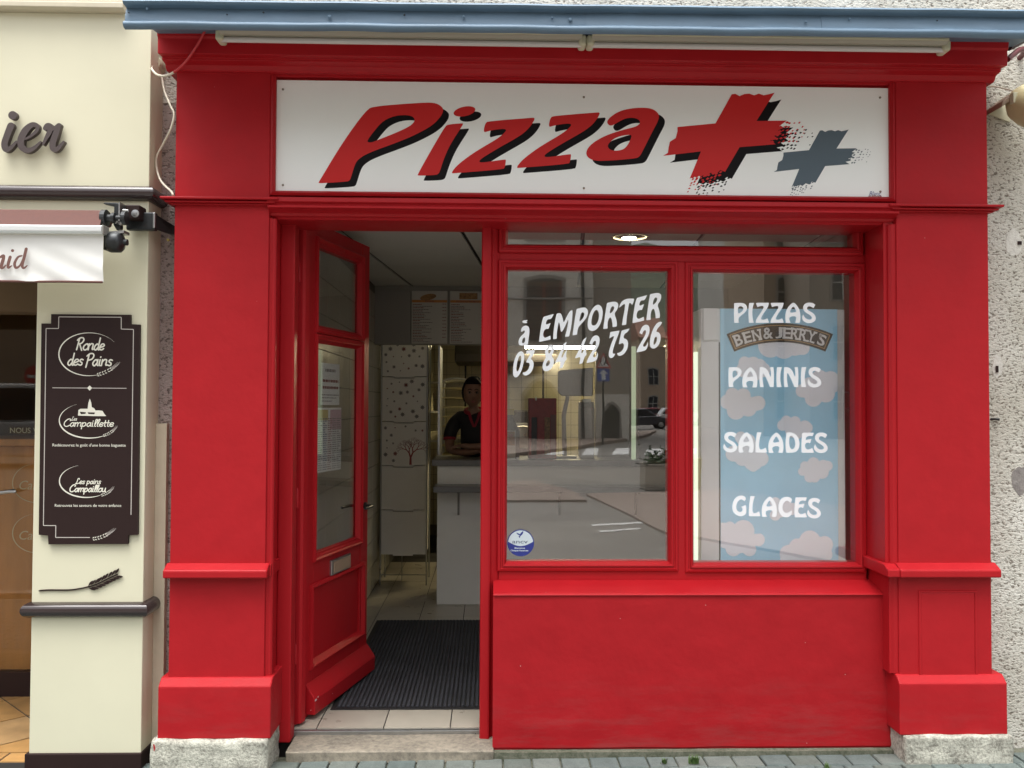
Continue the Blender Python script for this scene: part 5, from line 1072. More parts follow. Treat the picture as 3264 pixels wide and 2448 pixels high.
m = MB(); m.box(on(1856), on(1884), CYF + .25, CYF + .3, zy(1282), zy(1272)); m.build('paper_slip', 'paper', tp_)
sb = thing('snack_box', 'red display box of packets standing on the counter by the left window', 'box', (on(1728), CYF + .2, ctz))
m = MB(); m.box(on(1684), on(1771), CYF + .16, CYF + .36, ctz, zy(1270)); m.build('carton', 'box_red', sb, bev=.004)
for k, (x, mt) in enumerate(((1692, 'ink_black'), (1712, 'box_red'), (1733, 'ink_food'), (1752, 'ink_brown'))):
    m = MB(); m.box(on(x), on(x + 17), CYF + .150, CYF + .1595, ctz + .03, zy(1330 - 8*(k % 2))); m.build('packet', mt, sb, bev=.003)
m = MB(); m.box(on(1703), on(1709), CYF + .157, CYF + .1595, zy(1277), zy(1266)); m.build('price_tag', 'paper', sb)
cd = thing('pizza_card', 'leaning card with a pizza picture and black curved frame on the counter edge', 'display card', (on(1625, .1), CYF + .1, ctz))
zd = lambda py: Z(1630, py, CYF + .1)
m = MB(); m.prism([(on(1590, .1), zd(1481)), (on(1655, .1), zd(1477)), (on(1656, .1), zd(1375)), (on(1636, .1), zd(1330)), (on(1618, .1), zd(1312)), (on(1590, .1), zd(1300))], CYF + .1, CYF + .13, 'y'); m.build('frame', 'black_plastic', cd, bev=.004)
m = MB(); m.box(on(1592, .1), on(1643, .1), CYF + .098, CYF + .0995, zd(1470), zd(1372)); m.build('leaflet', 'paper', cd)
m = MB(); m.box(on(1594, .1), on(1641, .1), CYF + .0965, CYF + .0978, zd(1420), zd(1376)); m.build('pizza_picture', 'ink_food', cd)
text('Pizza', .045, Vector((on(1598, .1), CYF + .0960, zd(1392))), 'ink_red', 'lettering', cd, shear=.2, bold=.001)
m = MB(); m.box(on(1592, .1), on(1638, .1), CYF + .09, CYF + .0995, zd(1322), zd(1303)); m.build('yellow_slip', 'bin_yellow', cd)
# kitchen: oven hood, tube, trolley
KY = 5.2
ov = thing('pizza_oven', 'dark metal pizza oven with hood at the back of the kitchen', 'oven', (.1, KY + .4, FZ))
m = MB(); m.box(-.28, .62, KY, KY + .8, FZ, 1.55); m.build('body', 'dark_oven', ov, bev=.01)
m = MB(); m.prism([(KY - .1, 2.05), (KY - .1, 2.14), (KY + .3, 2.5), (KY + .8, 2.5), (KY + .8, 2.05)], -.36, .70); m.build('hood', 'dark_oven', ov, bev=.01)
m = MB(); m.box(-.2, .54, KY - .02, KY - .001, 1.15, 1.42); m.build('door', 'steel', ov, bev=.006); m = MB(); m.tube([(-.15, KY - .06, 1.38), (.5, KY - .06, 1.38)], .012, 8); m.build('handle', 'steel', ov, smooth=True)
for x in (-.27, .61):
    m = MB(); m.box(x - .01, x + .01, KY + .7, KY + .78, 1.55, 2.06); m.build('hood_post', 'dark_oven', ov)
kx0, kx1 = X(1673, 1106, 4.9), X(1895, 1106, 4.9); kz = Z(1780, 1106, 4.9)
kt = thing('kitchen_tube_lamp', 'glowing white fluorescent tube hanging in the kitchen', 'light', ((kx0 + kx1)/2, 4.9, kz))
m = MB(); m.tube([(kx0, 4.9, kz), (kx1, 4.9, kz)], .018, 12); m.build('tube', 'lamp_tube', kt, smooth=True)
m = MB(); m.box(kx0 - .02, kx1 + .02, 4.87, 4.93, kz + .03, kz + .06); m.build('batten', 'grey_plastic', kt)
for x in (kx0 + .1, kx1 - .1): m = MB(); m.tube([(x, 4.9, kz + .06), (x, 4.9, CZI)], .004, 6); m.build('rod', 'steel', kt)
k2 = thing('kitchen_bulb', 'bright glowing bulb fitting in the kitchen seen beside the phone number', 'light', P(2122, 1120, 3.2))
m = MB(); a = P(2122, 1118, 3.2); m.lathe(a, (0, 0, -1), [(.01, -.04), (.03, -.02), (.035, .02), (.02, .05), (0, .055)], 14); m.build('bulb', 'lamp_dim', k2, smooth=True)
m = MB(); m.tube([a + Vector((0, 0, .04)), Vector((a.x, a.y, CZI))], .005, 6); m.build('flex', 'cable_dark', k2)
bt = thing('baking_trolley', 'steel baking trolley with tray runners behind the glass screen', 'trolley', (X(1440, 1400, 4.4), 4.6, FZ))
ty = 4.5; tx0_, tx1_ = X(1405, 1300, ty), X(1500, 1300, ty); ztop = Z(1450, 1208, ty)
for yy in (ty, ty + .5):
    m = MB(); m.tube(spline([(tx0_, yy, FZ + .06), (tx0_, yy, 1.2), (tx0_, yy, ztop - .09), (tx0_ + .03, yy, ztop - .02), (tx0_ + .1, yy, ztop), (tx1_ - .1, yy, ztop), (tx1_ - .03, yy, ztop - .02), (tx1_, yy, ztop - .09), (tx1_, yy, 1.2), (tx1_, yy, FZ + .06)], 4), .014, 8); m.build('frame', 'steel', bt, smooth=True)
for k in range(9):
    z = ztop - .08 - .075*2*k*.62
    m = MB(); m.box(tx0_ + .01, tx1_ - .01, ty + .02, ty + .48, z - .014, z); m.build('tray', 'beige_metal', bt, bev=.003)
for x in (tx0_, tx1_):
    for yy in (ty, ty + .5): m = MB(); m.lathe((x - .012, yy, FZ + .035), (1, 0, 0), [(.035, 0), (.035, .024)], 12); m.build('castor', 'rubber', bt)
gs = MB(); gs.box(X(1397, 1300, 3.55), X(1397, 1300, 3.55) + .006, 3.5, 4.1, ctz, Z(1400, 1098, 3.5)); gs.box(X(1398, 1300, 3.49), X(1398, 1300, 3.49) + .012, 3.485, 3.497, FZ, Z(1400, 1098, 3.4)); gs.build('glass_screen', ['steel'], label='slim glass screen edge with metal upright behind the counter', cat='screen')
sh = thing('kitchen_shelf', 'wall shelf with stacked boxes lit yellow in the kitchen corner', 'shelf', (-.8, 5.9, 1.2))
m = MB()
for z in (1.20, 1.52, 1.84): m.box(IX0 + .002, X(1396, 1300, 5.6), 5.6, 5.95, z, z + .02)
m.build('board', 'board_white', sh, bev=.003)
for z, h, x, w_ in ((1.22, .16, -.9, .2), (1.54, .2, -.88, .26), (1.86, .1, -.92, .3), (1.22, .1, -.65, .12)): m = MB(); m.box(x, x + w_, 5.65, 5.9, z, z + h); m.build('stored_box', 'kitchen_tile', sh, bev=.006)
m = MB(); m.box(IX0 + .01, IX0 + .04, 5.6, 5.95, FZ, 1.2); m.build('side_panel', 'board_white', sh)
# recessed ceiling lamp
dl = P(2008, 754, 0); d_ = CF*FPX + CR*(2008 - FW/2) - CU*(754 - FH/2); t_ = (CZI - CH)/d_.z; dx, dy = d_.x*t_, d_.y*t_ - CD
dn2 = thing('recessed_downlight', 'round chrome downlight glowing in the shop ceiling above the window', 'light', (dx, dy, CZI))
m = MB(); m.lathe((dx, dy, CZI), (0, 0, -1), [(.112, .0), (.112, .004), (.106, .007), (.1, .006), (.1, .0)], 36); m.build('rim', 'chrome', dn2, smooth=True)
m = MB(); m.lathe((dx, dy, CZI - .0005), (0, 0, -1), [(.0985, .0), (.0985, .0045), (.094, .0045), (.094, .0)], 36); m.build('painted_rim_glow', 'rim_glow', dn2, smooth=True)  # weak emission stands in for the bulb's light caught by the rim
m = MB(); m.lathe((dx, dy, CZI - .0008), (0, 0, -1), [(.093, .0), (.09, .0012), (.05, .002), (.048, .0022)], 32); m.build('reflector', 'steel', dn2, smooth=True)
m = MB(); m.lathe((dx, dy + .03, CZI - .003), (0, 0, -1), [(.042, 0), (.04, .001), (.02, .002), (0, .0022)], 24); m.build('bulb', 'lamp_bulb', dn2, smooth=True)
# freezer with cloud print
ZY = .40
fz = thing('display_freezer', 'tall ice-cream freezer with sky-blue cloud print and arched brand logo behind the right window', 'freezer', (X(2480, 1700, ZY), ZY + .3, FZ))
fx0, fx1 = X(2233, 1400, ZY), X(2694, 1400, ZY); pxa, pxb = X(2296, 1400, ZY), X(2669, 1400, ZY); ft = Z(2480, 985, ZY)
m = MB(); m.box(fx0 + .002, fx1, ZY, ZY + .62, FZ + .05, ft); m.build('cabinet', 'freezer_white', fz, bev=.004)
m = MB(); m.box(fx0, X(2290, 1400, ZY), ZY - .01, ZY - .0005, FZ + .06, ft - .17); m.build('side_panel', 'freezer_white', fz, bev=.003)
m = MB(); m.box(X(2289, 1400, ZY), pxa - .002, ZY - .004, ZY - .0004, FZ + .06, ft - .17); m.build('seal', 'black_plastic', fz)
m = MB(); m.box(X(2240, 1400, ZY), X(2288, 1400, ZY), ZY - .012, ZY - .0005, ft - .16, ft); m.build('corner_block', 'freezer_white', fz, bev=.003)
m = MB(); m.box(X(2213, 1400, ZY), X(2224, 1400, ZY), ZY - .004, ZY + .02, FZ + .06, ft - .22); m.build('light_strip', 'lamp_green', fz)
m = MB(); m.box(X(2224, 1400, ZY), fx0 - .001, ZY - .002, ZY + .02, FZ + .06, ft - .2); m.build('door_edge', 'plastic_cream', fz)
m = MB(); m.box(pxa, pxb, ZY - .006, ZY - .0004, FZ + .1, ft); m.build('print_panel', 'print_blue', fz)
for hz in (Z(2700, 1250, ZY),): m = MB(); m.tube(spline([(fx1 + .002, ZY + .01, hz), (fx1 + .03, ZY + .005, hz - .004), (fx1 + .034, ZY + .005, hz - .04), (fx1 + .03, ZY + .005, hz - .078), (fx1 + .002, ZY + .01, hz - .084)], 4), .004, 6); m.build('handle', 'steel', fz, smooth=True)
def cloud(cs, org, sc, n):
    cs = [(x, y, r) for x, y, r in cs]; cx_, cyy = sum(c[0]*c[2] for c in cs)/sum(c[2] for c in cs), sum(c[1]*c[2] for c in cs)/sum(c[2] for c in cs); pts = []
    for k in range(90):
        a = 2*math.pi*k/90; ux, uy = math.cos(a), math.sin(a); best = 5
        for x, y, r in cs:
            dx_, dy_ = x - cx_, y - cyy; bq = dx_*ux + dy_*uy; disc_ = bq*bq - (dx_*dx_ + dy_*dy_ - r*r)
            if disc_ > 0: best = max(best, bq + math.sqrt(disc_))
        q = P(org[0] + (cx_ + ux*best)/sc, org[1] + (cyy + uy*best)/sc, ZY - .0068 - .00005*n); q.x = max(pxa + .0005, min(pxb - .0005, q.x)); q.z = max(FZ + .11, q.z); pts.append(q)
    b = MB(); b.poly([clean3(pts)]); b.build('cloud_print', 'print_cloud', fz)
def clean3(ps):
    r = []
    for p in ps:
        if not r or (p - r[-1]).length > 1e-5: r.append(p)
    return r
U, V_ = (2150, 650), (2150, 1250)
for n, (cs, og) in enumerate([([(780, 1150, 100), (890, 1170, 90), (980, 1150, 85), (1040, 1170, 60), (860, 1120, 90)], U), ([(570, 1290, 50), (640, 1300, 58), (560, 1350, 60), (650, 1370, 70), (720, 1350, 60), (690, 1320, 60)], U), ([(470, 1550, 55), (560, 1560, 60), (430, 1610, 60), (500, 1680, 75), (600, 1660, 70), (680, 1620, 60), (540, 1610, 90)], U), ([(1180, 1420, 70), (1270, 1430, 70), (1100, 1480, 70), (1040, 1520, 55), (1130, 1580, 70), (1230, 1540, 75), (1290, 1480, 55), (1170, 1500, 100)], U),
    ([(910, 235, 45), (980, 240, 45), (880, 270, 45), (1060, 285, 55), (960, 310, 60), (1000, 330, 50), (1080, 290, 45)], V_), ([(540, 370, 50), (600, 400, 60), (480, 500, 65), (550, 540, 60), (640, 560, 80), (700, 540, 65), (640, 610, 38), (600, 470, 90)], V_), ([(1060, 600, 38), (1130, 580, 50), (1210, 600, 50), (1245, 600, 42), (1040, 645, 35), (1100, 690, 45), (1140, 690, 45), (1200, 650, 55), (1130, 640, 60)], V_),
    ([(820, 900, 45), (900, 930, 60), (820, 1000, 45), (960, 950, 50), (860, 960, 60)], V_), ([(390, 1110, 50), (450, 1100, 48), (560, 1130, 90), (410, 1210, 60), (480, 1270, 65), (610, 1280, 55), (680, 1200, 55), (530, 1200, 110)], V_), ([(1100, 1210, 85), (1000, 1260, 70), (920, 1310, 65), (1220, 1240, 70), (1220, 1320, 65), (1080, 1330, 130), (920, 1360, 60)], V_)]): cloud(cs, og, 2.552, n)
# arched logo
LO = (2280, 940); LC = (1067, 2660)
def arc_pt(r, a, y): return P(LO[0] + (LC[0] + r*math.sin(a))/5.185, LO[1] + (LC[1] - r*math.cos(a))/5.185, y)
def sector(r0, r1, h, y, n=26): return [arc_pt(r1, -h + 2*h*k/n, y) for k in range(n + 1)] + [arc_pt(r0, h - 2*h*k/n, y) for k in range(n + 1)]
lg = thing('tmp', 'x', 'x', WL[fz]); lg.name = 'arched_logo'; del lg['label']; del lg['category']; lg.parent = fz; lg.location = (0, 0, 0)
H_ = R(23.6)
m = MB(); m.poly([sector(1880, 2195, H_, ZY - .0085)], thick=.001); m.build('banner', 'logo_black', lg)
m = MB(); m.poly([sector(1912, 2163, H_ - .016, ZY - .0088), sector(1924, 2151, H_ - .022, ZY - .0088)]); m.build('gold_line', 'logo_gold', lg)
s_ = "BEN&JERRY'S"; cent = [380, 530, 685, 870, 1050, 1185, 1315, 1455, 1590, 1715, 1760]; hs_ = [190, 185, 180, 190, 185, 180, 185, 190, 190, 190, 185]
for ch, cx_, hh in zip(s_, cent, hs_):
    tb_ = text(ch, 1.0, Vector((0, 0, 0)), None, bold=.02); xs = [v.x for v in tb_.v]; zs = [v.z for v in tb_.v]; mx_ = (min(xs) + max(xs))/2; rad_ = 2035; a = math.asin((cx_ - LC[0])/rad_); b = MB()
    ww = {'&': 165, 'N': 145, "'": 40, 'J': 120}.get(ch, 130); kx = ww/(max(xs) - min(xs)); hh_ = hh if ch != "'" else 60; base = 1942 if ch != "'" else 2070; kz_ = hh_/(max(zs) - min(zs))
    b.add([arc_pt(base + (v.z - min(zs))*kz_, a + (v.x - mx_)*kx/(base + 90), ZY - .0092) for v in tb_.v], tb_.f); b.build('letter', 'logo_white', lg)
    if ch not in "&'SJ":                             # slab serifs
        sb_ = MB()
        for rz in ((base - 4, base + hh_ - 26) if ch != 'J' else (base + hh_ - 26,)):
            q = [arc_pt(rz + dr_, a + sx_*(ww*.5 + 8)/(base + 90), ZY - .0091) for sx_, dr_ in ((-1, 0), (-1, 30), (-.35, 30), (-.35, 0))]; sb_.poly([q])
            if ch in 'NRYJ': sb_.poly([[arc_pt(rz + dr_, a + sx_*(ww*.5 + 8)/(base + 90), ZY - .0091) for sx_, dr_ in ((.2, 0), (.2, 30), (1, 30), (1, 0))]])
        sb_.build('serif', 'logo_white', lg)
# countertop drinks cooler with a pale green lit edge
DY = 2.97; dz1 = Z(2030, 1104, DY); dxa, dxb, dxc, dxd = [X(q_, 1300, DY) for q_ in (2014, 2027, 2028, 2034)]
df = thing('drinks_cooler', 'dark countertop drinks cooler with a pale green lit edge inside the shop', 'cooler', (dxd + .2, DY + .2, ctz))
m = MB(); m.box(dxd, dxd + .42, DY, DY + .36, ctz, dz1); m.build('cabinet', 'black_plastic', df, bev=.01)
m = MB(); m.box(dxa, dxb, DY, DY + .03, ctz, dz1); m.build('lit_edge', 'lamp_pale_green', df, bev=.004)
m = MB(); m.box(dxc, dxd - .001, DY, DY + .36, ctz, dz1); m.build('door', 'grey_plastic', df)
# ================================================================== person leaning on the counter
pe = thing('person', 'woman in black polo with red collar leaning on folded arms at the counter', 'person', (-.06, 3.42, FZ))
PXc = X(1506, 1250, 3.2)
def skin_obj(name, vr, edges, mt, par, sub=2, root=0):
    me = bpy.data.meshes.new(name); c = WL[par]; me.from_pydata([Vector(v) - c for v, _ in vr], edges, []); o = bpy.data.objects.new(name, me); link(o, c, par); me.materials.append(MATS[mt])
    sk = o.modifiers.new('skin', 'SKIN'); sk.use_smooth_shade = True
    for i, (_, r) in enumerate(vr):
        q = me.skin_vertices[0].data[i]; q.radius = (r, r) if isinstance(r, (int, float)) else r; q.use_root = (i == root)
    ss = o.modifiers.new('sub', 'SUBSURF'); ss.levels = ss.render_levels = sub
    return o
hx = PXc; SHZ = 1.46; az = ctz + .042
V = [((hx + .03, 3.46, .98), .13), ((hx + .03, 3.44, 1.18), .125), ((hx + .03, 3.40, 1.36), .13), ((hx + .025, 3.37, 1.485), .10), ((hx + .012, 3.335, 1.565), .046), ((hx + .004, 3.30, 1.64), .045),
     ((hx - .10, 3.38, 1.49), .062), ((hx - .165, 3.38, 1.445), .055), ((hx - .188, 3.34, 1.32), .046), ((hx - .19, 3.27, az + .03), .04), ((hx - .13, 3.20, az), .034), ((hx - .02, 3.15, az), .027), ((hx + .03, 3.13, az + .002), .024),
     ((hx + .15, 3.38, 1.49), .062), ((hx + .22, 3.38, 1.445), .055), ((hx + .25, 3.34, 1.32), .046), ((hx + .25, 3.26, az + .04), .04), ((hx + .15, 3.17, az + .045), .034), ((hx - .02, 3.14, az + .048), .027), ((hx - .075, 3.14, az + .05), .026),
     ((hx - .04, 3.46, .85), .09), ((hx - .05, 3.46, .5), .07), ((hx - .05, 3.48, .12), .05), ((hx + .10, 3.46, .85), .09), ((hx + .11, 3.46, .5), .07), ((hx + .11, 3.48, .12), .05), ((hx - .05, 3.40, .08), .04), ((hx + .11, 3.40, .08), .04)]
Ed = [(0, 1), (1, 2), (2, 3), (3, 4), (4, 5), (3, 6), (6, 7), (7, 8), (8, 9), (9, 10), (10, 11), (11, 12), (3, 13), (13, 14), (14, 15), (15, 16), (16, 17), (17, 18), (18, 19), (0, 20), (20, 21), (21, 22), (0, 23), (23, 24), (24, 25), (22, 26), (25, 27)]
# hands: fingers of different lengths lying over the other forearm
for (hv, dirx, zz, yy) in ((12, 1, az - .004, 3.12), (19, -1, az + .052, 3.13)):
    bp_ = V[hv][0]
    for f_ in range(4):
        ln = (.055, .068, .064, .05)[f_]; k = len(V); yo = -.024 + .0155*f_
        V += [((bp_[0] + dirx*.022, bp_[1] + yo, bp_[2] + .006), .0105), ((bp_[0] + dirx*(.022 + ln*.55), bp_[1] + yo*1.15, bp_[2] + .004), .0092), ((bp_[0] + dirx*(.022 + ln), bp_[1] + yo*1.15 - .004, bp_[2] - .018), .0078)]
        Ed += [(hv, k), (k, k + 1), (k + 1, k + 2)]
    k = len(V); V += [((bp_[0] - dirx*.002, bp_[1] - .026, bp_[2] + .012), .011), ((bp_[0] + dirx*.024, bp_[1] - .046, bp_[2] + .012), .0095)]; Ed += [(hv, k), (k, k + 1)]
body = skin_obj('body', V, Ed, 'skin', pe, 1)
# head: shaped ellipsoid with brow, nose, cheeks, chin
hc = Vector((hx + .0, 3.275, Z(1506, 1252, 3.2)))
hb = bmesh.new(); bmesh.ops.create_uvsphere(hb, u_segments=40, v_segments=30, radius=1)
for v in hb.verts:
    x, y, z = v.co; front = max(0, -y)
    wx = .080*(1 - .20*max(0, -z)**1.5 - .04*max(0, z)); p = Vector((x*wx, y*.096, z*.122))
    if z < 0: p.y += -.012*(-z)*front; p.z -= .006*max(0, -z)*front
    g_ = lambda a, b_, s_: math.exp(-((x - a)**2 + (z - b_)**2)/s_)
    if y < 0: p.y -= .021*g_(0, -.20, .018) + .012*g_(0, -.02, .02) + .007*g_(0, -.95, .05) + .006*(g_(.45, -.25, .06) + g_(-.45, -.25, .06)) + .004*g_(0, .3, .2) - .010*(g_(.36, .06, .03) + g_(-.36, .06, .03)) + .005*g_(0, -.52, .03)
    v.co = p
me = bpy.data.meshes.new('head'); hb.to_mesh(me); hb.free(); me.shade_smooth(); me.materials.append(MATS['skin']); ho = bpy.data.objects.new('head', me); link(ho, hc, pe); ho.rotation_euler = (R(4), 0, R(4))
def hp(x, z, out=0.0):
    "point on the face"
    y = -math.sqrt(max(.02, 1 - x*x - z*z))*.096
    return Vector((x*.078, y - .004 - out, z*.122))
def face(name, mt, build):
    b = MB(); build(b); me_ = bpy.data.meshes.new(name); me_.from_pydata(b.v, [], b.f); me_.materials.append(MATS[mt]); me_.shade_smooth(); o = bpy.data.objects.new(name, me_); COL.objects.link(o); o.parent = ho; WL[o] = WL[ho]; return o
for s_ in (-1, 1):
    face('eye', 'eye_white', lambda b: b.lathe(hp(.36*s_, .06, -.006), (0, -1, 0), [(.013, -.004), (.011, .001), (.006, .003), (0, .0035)], 14))
    face('iris', 'eye_dark', lambda b: b.lathe(hp(.36*s_, .06, -.0025), (0, -1, 0), [(.0068, -.002), (.0065, .0012), (0, .002)], 14))
    face('eyelash', 'eye_dark', lambda b: b.tube([hp(.16*s_, .07, -.002), hp(.27*s_, .125, .001), hp(.38*s_, .14, .001), hp(.54*s_, .09, -.002)], [.0012, .0022, .0024, .0012], 6))
    face('eyebrow', 'hair', lambda b: b.tube([hp(.12*s_, .23, .002), hp(.3*s_, .29, .001), hp(.45*s_, .28, 0), hp(.6*s_, .2, -.002)], [.0022, .0034, .003, .0012], 6))
    face('ear', 'skin', lambda b: b.lathe(Vector((s_*.078, .012, -.002)), (s_, -.3, 0), [(.02, -.006), (.022, .004), (.014, .01), (0, .008)], 12))
face('upper_lip', 'lip', lambda b: b.tube([hp(-.27, -.53, 0), hp(-.1, -.5, .008), hp(0, -.515, .009), hp(.1, -.5, .008), hp(.27, -.53, 0)], [.001, .0035, .0032, .0035, .001], 8))
face('lower_lip', 'lip', lambda b: b.tube([hp(-.25, -.54, 0), hp(-.1, -.58, .007), hp(.1, -.58, .007), hp(.25, -.54, 0)], [.001, .0042, .0042, .001], 8))
face('nostril', 'eye_dark', lambda b: [b.lathe(hp(.085*q, -.285, .014), (0, -.6, -1), [(.0032, 0), (.003, .001), (0, .0012)], 8) for q in (-1, 1)])
# hair: pulled back, with a bun
hb = bmesh.new(); bmesh.ops.create_uvsphere(hb, u_segments=36, v_segments=26, radius=1)
dl_ = [v for v in hb.verts if (v.co.y < -.2 and v.co.z < .52 + .25*abs(v.co.x)*0) and not (abs(v.co.x) > .82 and v.co.y > -.45) or v.co.z < -.55 - .2*v.co.y]
bmesh.ops.delete(hb, geom=dl_, context='VERTS')
for v in hb.verts: x, y, z = v.co; v.co = Vector((x*.089, y*.108 + .004, z*.135 + .003)) + v.co*.004*noise.noise(Vector((x*9, y*2, z*3)))
me = bpy.data.meshes.new('hair'); hb.to_mesh(me); hb.free(); me.shade_smooth(); me.materials.append(MATS['hair']); o = bpy.data.objects.new('hair', me); link(o, hc, pe); sd_ = o.modifiers.new('solid', 'SOLIDIFY'); sd_.thickness = .012; sd_.offset = -1; o.rotation_euler = (R(4), 0, R(4))
m = MB(); m.lathe(hc + Vector((.02, .075, .075)), (.1, .6, .5), [(.01, -.01), (.045, .0), (.055, .025), (.045, .05), (.0, .06)], 16); m.build('hair_bun', 'hair', pe, smooth=True)
# polo shirt over torso and upper arms
Vs = [((hx + .03, 3.46, .92), .15), ((hx + .03, 3.44, 1.18), .142), ((hx + .03, 3.40, 1.36), .146), ((hx + .025, 3.375, 1.475), .115), ((hx + .02, 3.37, 1.525), .075),
      ((hx - .10, 3.385, 1.485), .078), ((hx - .168, 3.38, 1.44), .068), ((hx - .19, 3.335, 1.345), .06), ((hx - .19, 3.325, 1.32), .058), ((hx + .15, 3.385, 1.485), .078), ((hx + .222, 3.38, 1.44), .068), ((hx + .252, 3.335, 1.345), .06), ((hx + .252, 3.325, 1.32), .058)]
skin_obj('polo_shirt', Vs, [(0, 1), (1, 2), (2, 3), (3, 4), (3, 5), (5, 6), (6, 7), (7, 8), (3, 9), (9, 10), (10, 11), (11, 12)], 'cloth_black', pe, 2)
for s_, cx_ in ((-1, hx - .19), (1, hx + .252)):
    m = MB(); m.lathe((cx_, 3.322, 1.332), (0, -.2, -.9), [(.050, 0), (.0525, .006), (.0525, .014), (.049, .018)], 20); m.build('sleeve_trim', 'cloth_red', pe, smooth=True)
m = MB(); pts = [Vector((hx + .015 + .074*math.cos(a), 3.345 + .062*math.sin(a), 1.575 - .035*max(0, -math.sin(a)))) for a in [R(-52 - 256*k/20) + R(360 - 0) for k in range(21)]]
pts = [Vector((hx + .015 + .074*math.sin(b_), 3.345 + .062*math.cos(b_), 1.578 - .045*(1 - math.cos(b_))/2)) for b_ in [R(-148 + 296*k/20) for k in range(21)]]
m.tube(pts, [.012] + [.018]*19 + [.012], 8); m.build('collar', 'cloth_red', pe, smooth=True)
m = MB()
for s_ in (-1, 1): m.ribbon([Vector((hx + .015 + s_*.042, 3.285, 1.535)), Vector((hx + .015 + s_*.03, 3.262, 1.49)), Vector((hx + .015 + s_*.006, 3.247, 1.43))], [.022, .02, .016], thick=.012)
m.build('placket', 'cloth_red', pe)
m = MB(); m.lathe(Vector((hx - .073, 3.275, hc.z - .045)), (0, -1, 0), [(.012, 0), (.014, .0015), (.012, .003)], 16); m.build('earring', 'gold', pe)
# ================================================================== the square opposite, seen as reflections in the panes
MY = .2575                                        # mirror plane
def M(px, py, depth):
    "real place of what the panes mirror at a pixel, 'depth' metres from the camera along the mirrored view"
    v = P(px, py, depth - CD); return Vector((v.x, 2*MY - v.y, v.z))
def house(name, label, x0, x1, y, depth, h, mt, wins=(), roof=True, roofh=2.6):
    "front face at y, facing the shops (+y)"
    t = thing(name, label, 'house', ((x0 + x1)/2, y - depth/2, 0))
    m = MB(); m.box(x0, x1, y - depth, y, -.3, h); m.build('wall', mt, t)
    if roof: m = MB(); m.prism([(y - depth - .3, h), (y + .35, h), (y + .35, h + .12), (y - depth/2, h + roofh), (y - depth - .3, h + .12)], x0 - .1, x1 + .1); m.build('roof', 'roof_tile', t)
    m = MB(); m.box(x0 - .001, x1 + .001, y, y + .12, h - .25, h - .001); m.build('eaves_band', 'kerb_stone', t)
    for (cx_, z0, w_, hh, kind) in wins:
        a, c = cx_ - w_/2, cx_ + w_/2; arch = [(a + w_*k/8, z0 + hh + (w_*.12 if kind != 'door' else w_*.5)*math.sin(math.pi*k/8)) for k in range(9)]
        ring_ = MB(); o_ = [(a - .14, z0 - (.1 if kind != 'door' else 0))] + [(p[0] + (p[0] - cx_)*.2, p[1] + .14) for p in arch] + [(c + .14, z0 - (.1 if kind != 'door' else 0))]
        ring_.prism(o_, y + .001, y + .05, 'y'); f = ring_.build('window' if kind != 'door' else 'doorway', 'kerb_stone', t)
        m = MB(); m.prism([(a, z0)] + arch + [(c, z0)], y + .052, y + .06, 'y'); m.build('pane', 'dark_pane', f)
        if kind == 'shut':
            for s_ in (-1, 1):
                m = MB(); xa, xb = (a + .03, cx_ - .09) if s_ < 0 else (cx_ + .09, c - .03)
                for q in range(12): m.box(xa, xb, y + .062, y + .085, z0 + .05 + hh*q/12, z0 + .05 + hh*(q + .75)/12)
                m.build('shutter', 'shutter_brown', f)
            m = MB(); m.box(cx_ - .07, cx_ + .07, y + .062, y + .09, z0, z0 + hh); m.build('centre_post', 'shutter_red', f)
            m = MB(); m.box(c - .1, c - .02, y + .0865, y + .095, z0, z0 + hh); m.build('side_post', 'shutter_red', f)
        elif kind == 'sash':
            m = MB(); m.box(cx_ - .03, cx_ + .03, y + .062, y + .09, z0, z0 + hh); m.box(a, c, y + .061, y + .0895, z0 + hh*.55, z0 + hh*.55 + .05); m.build('glazing_bar', 'render_white', f)
    return t
HA = 40.0; HYA = 2*MY - (HA - CD)                  # y of the opposite fronts
xA = lambda px: M(px, 1300, HA).x; zA = lambda py: M(1750, py, HA).z
wa = xA(1788) - xA(1678)
hA = house('opposite_house', 'grey rendered house across the square with an arched shuttered window', xA(700), xA(1889), HYA, 10, 17, 'render_grey',  # unseen upper storeys raised to block light from the low sky
    [(xA(1733), zA(1085), wa, zA(900) - zA(1085), 'shut'), (xA(1733), zA(760), wa, 2.2, 'shut'), (xA(1400), zA(1085), wa, zA(900) - zA(1085), 'shut'), (xA(1070), zA(1085), wa, zA(900) - zA(1085), 'shut'), (xA(1400), zA(760), wa, 2.2, 'shut'), (xA(1070), zA(760), wa, 2.2, 'shut'),
     (xA(1725), 0, xA(1777) - xA(1672), zA(1265), 'door'), (xA(1330), 0, 2.2, 2.0, 'door'), (xA(1000), 0, 2.2, 2.0, 'door')])
m = MB(); m.box(xA(1560), xA(1735), HYA + .001, HYA + .15, zA(1190), zA(1148)); m.build('shop_fascia', 'shutter_brown', hA)
m = MB(); m.tube([(xA(1857), HYA + .12, 0), (xA(1857), HYA + .12, 16.9)], .07, 8); m.build('downpipe', 'zinc_dark', hA)
m = MB(); m.tube([(xA(1500), HYA + .14, zA(955)), (xA(1885), HYA + .14, zA(950))], .05, 6); m.build('cable_duct', 'kerb_stone', hA)
hB = house('opposite_house', 'brown rendered gable house standing next to the grey house across the square', xA(1889) + .02, xA(2016), HYA - .4, 9, 17.5, 'render_brown', [(xA(1955), 0, .7, 1.35, 'door')])  # height likewise raised to block low sky light
m = MB(); m.box(xA(1893), xA(2010), HYA - .398, HYA - .36, 0, zA(1255)); m.build('base_band', 'render_grey', hB)
